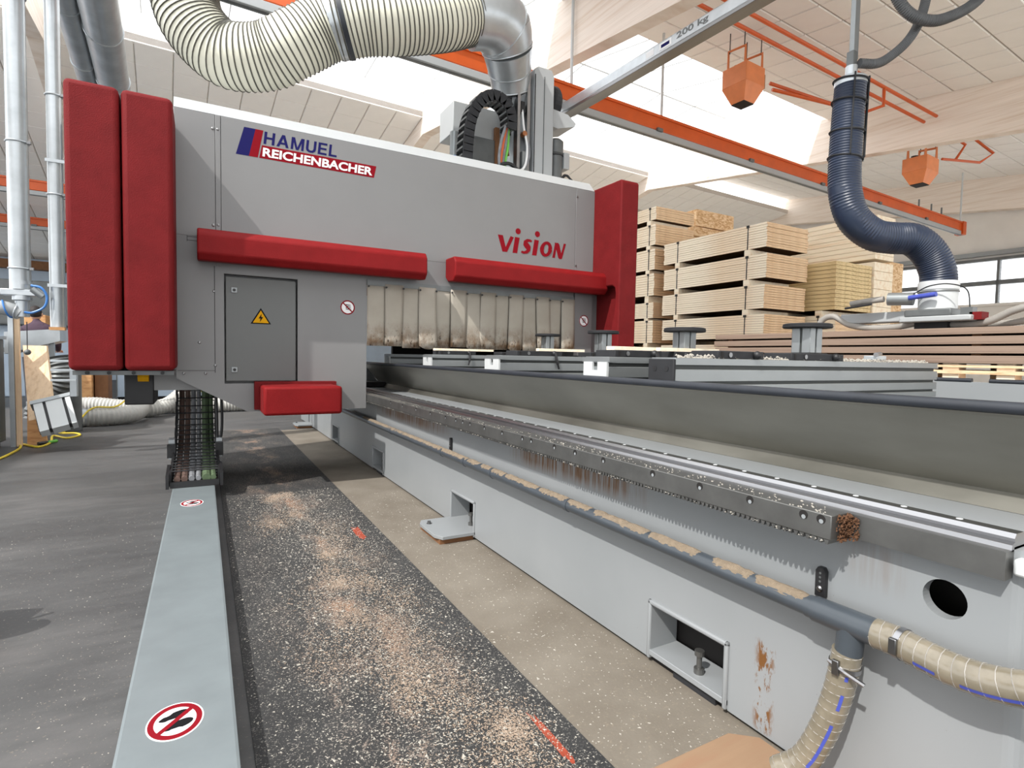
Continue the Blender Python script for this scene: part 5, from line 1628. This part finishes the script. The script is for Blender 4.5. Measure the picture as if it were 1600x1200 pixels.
MB().tube(spline([(-2.6, 6.95, 1.62), (-1.9, 6.97, 1.50), (-1.64, 6.98, 1.475), (-1.56, 7.0, 1.45), (-1.525, 7.0, 1.43)], 6), 0.066, 20).build('pipe', 'greylight', q1, smooth=True)
MB().ring((-1.56, 7.0, 1.45), (1, 0, -0.3), 0.068, 0.009, 20, 6).build('clamp', 'zinc', q1, smooth=True)
hl = []
for i in range(60):
    s_ = i / 59
    a = s_ * 2 * math.pi * 3.2
    hl.append((-1.95 + 0.42 * s_, 6.97 + 0.075 * math.cos(a), 1.51 - 0.055 * s_ + 0.075 * math.sin(a)))
MB().tube(hl, 0.008, 6).build('air_hose', 'blue', q1, smooth=True)
MB().tube([(-1.47, 6.93, 1.35), (-1.47, 6.93, 1.08)], 0.004, 5).build('cord', 'black', q1)
MB().ball((-1.47, 6.93, 1.06), 0.028, 8).build('cord_weight', 'machinegrey', q1, smooth=True)
steel_pipe('dust_pipe', -1.245, 7.0, 1.31, 6.2, 0.062, 'second vertical galvanised pipe beside the red pads', (3.55, 2.6))
m2 = thing('support_mast', 'slim light steel mast between pipe and red pads', 'mast', (-1.135, 7.0, 0.62))
MB().box(-1.165, 6.99, 0.62, -1.105, 7.05, 3.3).build('mast', 'zinc', m2, 0.004)
MB().box(-1.30, 6.90, 1.28, -1.18, 6.98, 1.31).build('cross_plate', 'crate', m2)
for z in (1.7, 2.9):
    MB().box(-1.31, 6.93, z, -1.10, 6.945, z + 0.03).build('pipe_strap', 'zinc', m2)
for z in (0.78, 0.88, 0.97):
    MB().box(-1.30, 6.92, z, -1.10, 6.96, z + 0.02).build('shelf_rung', 'zinc', m2)
for i, (x, R, z, label) in enumerate(((-0.93, 0.13, 5.1, 'thinner galvanised duct running away under the roof'), (-0.60, 0.20, 5.02, 'thicker galvanised duct running away under the roof'))):
    t = thing('roof_duct', label, 'duct', Hp(x, 9, z), 'galvanised roof ducts')
    MB().tube([Hp(x, 5.5, z), Hp(x, 19, z)], R, 28).build('duct', 'zinc', t, smooth=True)
    for y in (8.4, 9.9, 11.5):
        MB().ring(Hp(x, y + 0.2 * i, z), Hp(0, 1, 0), R + 0.004, 0.009, 28, 6).build('seam_ring', 'zinc', t, smooth=True)
# machine cabinet, posts, boards
mc = thing('machine_cabinet', 'dull grey sheet metal machine cabinet at the left edge', 'cabinet', (-2.45, 7.65, 0))
MB().box(-3.0, 7.2, 0.06, -1.93, 8.15, 1.19).build('body', 'machinegrey', mc, 0.01)
MB().box(-3.02, 7.18, 1.19, -1.91, 8.17, 1.225).build('top', 'zinc', mc)
MB().box(-2.95, 7.25, 0.0, -1.97, 8.1, 0.06).build('plinth', 'dark', mc)
MB().box(-1.932, 7.6, 0.08, -1.925, 7.61, 1.18).build('door_seam', 'black', mc)
tag(MB().box(-1.86, 8.0, 0.0, -1.815, 8.05, 1.55).build('steel_post', 'zinc'), 'thin galvanised post left of the leaning board', 'post')
tag(MB().box(-1.812, 8.02, 0.0, -1.77, 8.07, 1.45).build('wooden_post', 'leanboard'), 'slim wooden post beside the galvanised post', 'post')
lb = MB()
lb.prism([(-1.79, 8.25, 1.13), (-1.575, 8.22, 1.13), (-1.43, 7.75, 0.36), (-1.655, 7.78, 0.31)], (0.01, 0.03, 0.0))
tag(lb.build('leaning_board', 'leanboard'), 'pale wooden board leaning askew behind the white hood', 'board')
lb = MB()
lb.prism([(-1.765, 8.3, 0.95), (-1.70, 8.3, 0.95), (-1.56, 8.1, 0.0), (-1.74, 8.1, 0.0)], (0, 0.04, 0))
tag(lb.build('leaning_board', 'crate'), 'darker narrow board leaning behind the pale one', 'board')
hd_ = thing('extraction_hood', 'tilted white extraction hood with black slots on the floor', 'hood', (-1.45, 7.7, 0))
def tilt(u, v, w_):
    # local: u along the hood, v down its face, w outwards
    o = Vector((-1.60, 7.72, 0.46))
    U = Vector((0.31, 0.06, 0.085)); V_ = Vector((0.10, -0.24, -0.27)); W_ = U.cross(V_).normalized() * 0.12
    return o + U * u + V_ * v + W_ * w_
def tbox(u0, v0, w0, u1, v1, w1):
    c = [tilt(u, v, w_) for u, v, w_ in ((u0, v0, w0), (u1, v0, w0), (u1, v1, w0), (u0, v1, w0), (u0, v0, w1), (u1, v0, w1), (u1, v1, w1), (u0, v1, w1))]
    return MB().add(c, [(0, 3, 2, 1), (4, 5, 6, 7), (0, 1, 5, 4), (1, 2, 6, 5), (2, 3, 7, 6), (3, 0, 4, 7)])
tbox(-0.05, -0.12, -0.5, 1.05, 0.0, 0.5).build('rim', 'alu', hd_)
tbox(0.0, 0.0, -0.3, 1.0, 0.95, 0.3).build('back', 'black', hd_)
for a, b in ((0.02, 0.26), (0.34, 0.78), (0.86, 1.0)):
    tbox(a, 0.0, -0.42, b, 1.0, 0.42).build('slat', 'white', hd_)
# crates and cabinet in the far left
for i, (x0, x1, y, m, label) in enumerate(((-2.05, -1.72, 12.2, 'crate', 'orange brown plywood box behind the red pads'), (-1.70, -1.50, 12.35, 'brown', 'narrow dark wooden box next to the plywood box'))):
    o = thing('wooden_box', label, 'box', (x0, y, 0), 'wooden boxes far behind the gantry')
    MB().box(x0, y, 0.0, x1, y + 0.5, 0.95).build('body', m, o, 0.01)
    MB().box(x0 - 0.01, y - 0.01, 0.92, x1 + 0.01, y + 0.51, 0.97).build('lid', m, o)
cb = thing('grey_cabinet', 'pale blue grey cabinet far behind the gantry', 'cabinet', (-0.7, 14.5, 0))
MB().box(-1.62, 14.5, 0.08, 0.9, 15.1, 1.5).build('body', 'bluewall', cb, 0.01)
MB().box(-1.6, 14.55, 0.0, 0.85, 15.0, 0.08).build('plinth', 'dark', cb)
MB().box(-1.62, 14.485, 0.1, -1.60, 14.5, 1.5).build('door_seam', 'machinegrey', cb)
# corrugated hoses on the floor
def floor_hose(label, pts, R, m='floorhose'):
    b_ = MB()
    hose(b_, None, spline(pts, 10), R, 0.05, 0, 20, 0.05)
    return tag(b_.build('flexible_duct', m, smooth=True), label, 'hose', 'corrugated hoses on the floor')
floor_hose('front corrugated grey hose curving on the floor behind the duct', [(-1.62, 9.75, 0.13), (-1.40, 9.78, 0.13), (-1.15, 9.85, 0.13), (-0.93, 10.05, 0.14), (-0.85, 10.35, 0.2), (-0.88, 10.6, 0.34), (-0.95, 10.8, 0.44)], 0.125)
floor_hose('rear corrugated grey hose lying farther back on the floor', [(-2.0, 11.6, 0.15), (-1.6, 11.5, 0.17), (-1.2, 11.4, 0.13), (-0.7, 11.3, 0.13), (-0.2, 11.35, 0.13), (0.35, 11.4, 0.13), (0.9, 11.45, 0.13)], 0.125)
floor_hose('corrugated grey hose crossing over the rear one', [(-0.95, 10.75, 0.13), (-0.72, 10.85, 0.13), (-0.5, 11.0, 0.2), (-0.3, 11.15, 0.36), (-0.12, 11.3, 0.38)], 0.12)
tag(MB().tube([(-1.75, 9.72, 0.135), (-1.45, 9.78, 0.135)], 0.135, 20).build('pipe_stub', 'zinc', smooth=True), 'smooth grey pipe end joined to the front floor hose', 'pipe')
dh = MB()
hose(dh, None, spline([(-1.62, 9.05, 0.98), (-1.58, 9.02, 0.80), (-1.60, 9.02, 0.62), (-1.70, 9.04, 0.48), (-1.80, 9.06, 0.36), (-1.82, 9.06, 0.2)], 8), 0.15, 0.05, 0, 20, 0.06)
tag(dh.build('flexible_duct', 'machinegrey', smooth=True), 'dark upright corrugated duct left of the red pads', 'hose')
tag(MB().cyl((-1.55, 9.3, 0.0), (-1.55, 9.3, 0.9), 0.13, 20).build('dust_drum', 'machinegrey', smooth=True, bevel=0.01), 'dark metal drum behind the upright corrugated duct', 'drum')
# yellow cable
yc = thing('yellow_cable', 'yellow extension cable snaking over the floor at the left', 'cable', (-1.6, 8.5, 0))
MB().tube(spline([(-1.86, 6.6, 0.012), (-1.745, 7.12, 0.012), (-1.735, 7.76, 0.012), (-1.795, 8.12, 0.012), (-1.59, 7.84, 0.012), (-1.545, 8.16, 0.012), (-1.62, 8.7, 0.02), (-1.45, 8.5, 0.012), (-1.36, 8.72, 0.012), (-1.44, 8.95, 0.012), (-1.62, 9.05, 0.012), (-1.5, 9.42, 0.02), (-1.47, 9.6, 0.15), (-1.35, 9.75, 0.27), (-1.1, 9.85, 0.275), (-0.95, 10.4, 0.42), (-0.85, 10.75, 0.48), (-0.5, 10.9, 0.47), (-0.2, 11.2, 0.51), (0.1, 11.35, 0.28)], 8), 0.012, 8).build('cable', 'yellow', yc, smooth=True)
MB().cyl((-1.56, 8.10, 0.02), (-1.63, 8.03, 0.02), 0.02, 10).build('plug', 'black', yc, smooth=True)
MB().cyl((-1.50, 8.22, 0.02), (-1.56, 8.10, 0.02), 0.017, 10).build('plug_sleeve', 'green', yc, smooth=True)
# workbench far left with a steel chute
wb_ = thing('steel_chute', 'light sheet steel chute behind the hanging cord', 'chute', (-1.85, 9.4, 1.0))
MB().prism([(-2.2, 9.3, 1.30), (-1.64, 9.3, 1.36), (-1.64, 9.3, 1.20), (-2.2, 9.3, 1.02)], (0, 0.5, 0)).build('trough', 'zinc', wb_)
MB().box(-2.15, 9.4, 0.0, -2.09, 9.46, 1.05).build('leg', 'zinc', wb_)
MB().box(-1.78, 9.4, 0.0, -1.72, 9.46, 1.18).build('leg', 'zinc', wb_)
bn = thing('far_workbench', 'far workbench with an orange brown box on it', 'workbench', (-3.2, 13.4, 0))
MB().box(-4.4, 13.0, 1.02, -2.5, 14.0, 1.10).build('bench_top', 'machinegrey', bn)
for x in (-4.3, -2.66):
    MB().box(x, 13.1, 0.0, x + 0.1, 13.9, 1.02).build('bench_side', 'machinegrey', bn)
tag(MB().box(-2.86, 13.3, 1.10, -2.55, 13.7, 1.72).build('parts_bin', 'crate', bevel=0.01), 'orange brown bin on the far workbench', 'bin')
tag(MB().box(-5.2, 16.0, 1.6, -2.4, 17.2, 2.6).build('hanging_machine', 'machinegrey', bevel=0.03), 'dark blue grey machine housing at the far left', 'machine')
tag(MB().box(-5.0, 16.2, 0.0, -2.6, 17.0, 1.6).build('blue_machine', 'bluewall', bevel=0.03), 'pale blue machine frame at the far left', 'machine')
# person working at the far left, seen from behind
def person():
    root = thing('person', 'person in a dark purple shirt bending over work, seen from behind', 'person', (-2.42, 12.0, 0))
    V3 = [(0, 0, 0.98), (0, 0.02, 1.15), (-0.01, 0.05, 1.32), (-0.02, 0.08, 1.45), (-0.04, 0.11, 1.535), (-0.05, 0.12, 1.60),
          (-0.19, 0.08, 1.42), (-0.25, 0.10, 1.18), (-0.22, 0.33, 1.08), (-0.19, 0.42, 1.07),
          (0.17, 0.08, 1.42), (0.24, 0.10, 1.18), (0.20, 0.33, 1.08), (0.17, 0.42, 1.07),
          (-0.10, 0, 0.92), (-0.11, 0.01, 0.5), (-0.11, -0.02, 0.08), (-0.11, 0.14, 0.03),
          (0.10, 0, 0.92), (0.11, 0.01, 0.5), (0.11, -0.02, 0.08), (0.11, 0.14, 0.03)]
    Ed = [(0, 1), (1, 2), (2, 3), (3, 4), (4, 5), (3, 6), (6, 7), (7, 8), (8, 9), (3, 10), (10, 11), (11, 12), (12, 13), (0, 14), (14, 15), (15, 16), (16, 17), (0, 18), (18, 19), (19, 20), (20, 21)]
    Rd = [0.15, 0.145, 0.165, 0.14, 0.058, 0.055, 0.07, 0.055, 0.042, 0.03, 0.07, 0.055, 0.042, 0.03, 0.1, 0.07, 0.05, 0.04, 0.1, 0.07, 0.05, 0.04]
    me = bpy.data.meshes.new('body')
    me.from_pydata([Vector(v) for v in V3], Ed, [])
    o = bpy.data.objects.new('body', me)
    COL.objects.link(o)
    o.parent = root
    sk = o.modifiers.new('skin', 'SKIN')
    for i, r in enumerate(Rd):
        me.skin_vertices[0].data[i].radius = (r, r * (0.72 if i in (0, 1, 2, 3) else 1))
    me.skin_vertices[0].data[0].use_root = True
    sub_ = o.modifiers.new('sub', 'SUBSURF')
    sub_.levels = 1
    sub_.render_levels = 2
    me.materials.append(M['shirt'])
    ORG[root.name] = Vector((0, 0, 0))
    hd = MB().ball((-0.06, 0.15, 1.68), 0.1, 12, (0.78, 0.95, 1.15)).build('head', 'skin', root, smooth=True)
    hd.location = (0, 0, 0)
    MB().ball((-0.06, 0.135, 1.705), 0.108, 12, (0.8, 0.95, 1.05)).build('hair', 'hair', root, smooth=True)
    for sx in (-1, 1):
        MB().ball((-0.06 + sx * 0.085, 0.15, 1.67), 0.024, 6, (0.5, 1, 1.3)).build('ear', 'skin', hd, smooth=True)
    MB().ball((-0.06, 0.255, 1.66), 0.018, 6).build('nose', 'skin', hd, smooth=True)
    for sx in (-1, 1):
        mb = MB()
        mb.tube([(sx * 0.105, 0.0, 0.95), (sx * 0.11, 0.012, 0.5), (sx * 0.11, -0.015, 0.1)], [0.115, 0.085, 0.07], 12)
        mb.build('trouser_leg', 'trousers', root, smooth=True)
        hb = MB()
        bx = sx * 0.19
        hb.ball((bx, 0.47, 1.065), 0.038, 8, (0.9, 1.2, 0.5))
        for k in range(4):
            hb.tube([(bx - 0.026 + 0.017 * k, 0.50, 1.065), (bx - 0.026 + 0.018 * k, 0.545 + 0.006 * (k in (1, 2)), 1.055), (bx - 0.025 + 0.018 * k, 0.57 + 0.008 * (k in (1, 2)), 1.03)], 0.008, 6)
        hb.tube([(bx - sx * 0.025, 0.47, 1.06), (bx - sx * 0.05, 0.50, 1.05), (bx - sx * 0.052, 0.525, 1.035)], 0.009, 6)
        hb.build('hand', 'skin', root, smooth=True)
    MB().box(0.06, 0.0, 1.30, 0.17, 0.03, 1.44).build('orange_patch', 'orange2', root)
    root.location = (-2.40, 12.0, 0.0)
    return root
person()
# trolley whose front wheel just enters the frame at the left
wh = thing('hand_trolley', 'low hand trolley at the left edge, only its black wheel in view', 'trolley', (-1.25, 2.5, 0.0))
for x, y in ((-0.80, 2.74), (-0.98, 2.18), (-1.55, 2.99), (-1.73, 2.43)):
    w_ = MB().ring((x, y, 0.125), (0.35, 1, 0), 0.092, 0.033, 36, 12).build('wheel', 'rubber', wh, smooth=True)
    MB().cyl((x - 0.01, y - 0.03, 0.125), (x + 0.01, y + 0.03, 0.125), 0.068, 24).build('hub', 'machinegrey', w_)
    MB().cyl((x - 0.022, y - 0.062, 0.125), (x + 0.022, y + 0.062, 0.125), 0.012, 12).build('axle', 'steel', w_)
    for k in (-1, 1):
        MB().tube([(x + k * 0.018, y + k * 0.052, 0.125), (x + k * 0.018, y + k * 0.052, 0.275)], 0.01, 6).build('fork', 'steel', w_)
MB().prism([(-0.84, 2.85, 0.275), (-1.06, 2.16, 0.275), (-1.80, 2.40, 0.275), (-1.58, 3.09, 0.275)], (0, 0, 0.03)).build('platform', 'plywood', wh, 0.004)
MB().tube(spline([(-1.60, 3.02, 0.3), (-1.62, 3.03, 0.85), (-1.66, 2.9, 0.98), (-1.76, 2.58, 0.98), (-1.80, 2.45, 0.85), (-1.78, 2.44, 0.3)], 5), 0.015, 10).build('handle', 'steel', wh, smooth=True)
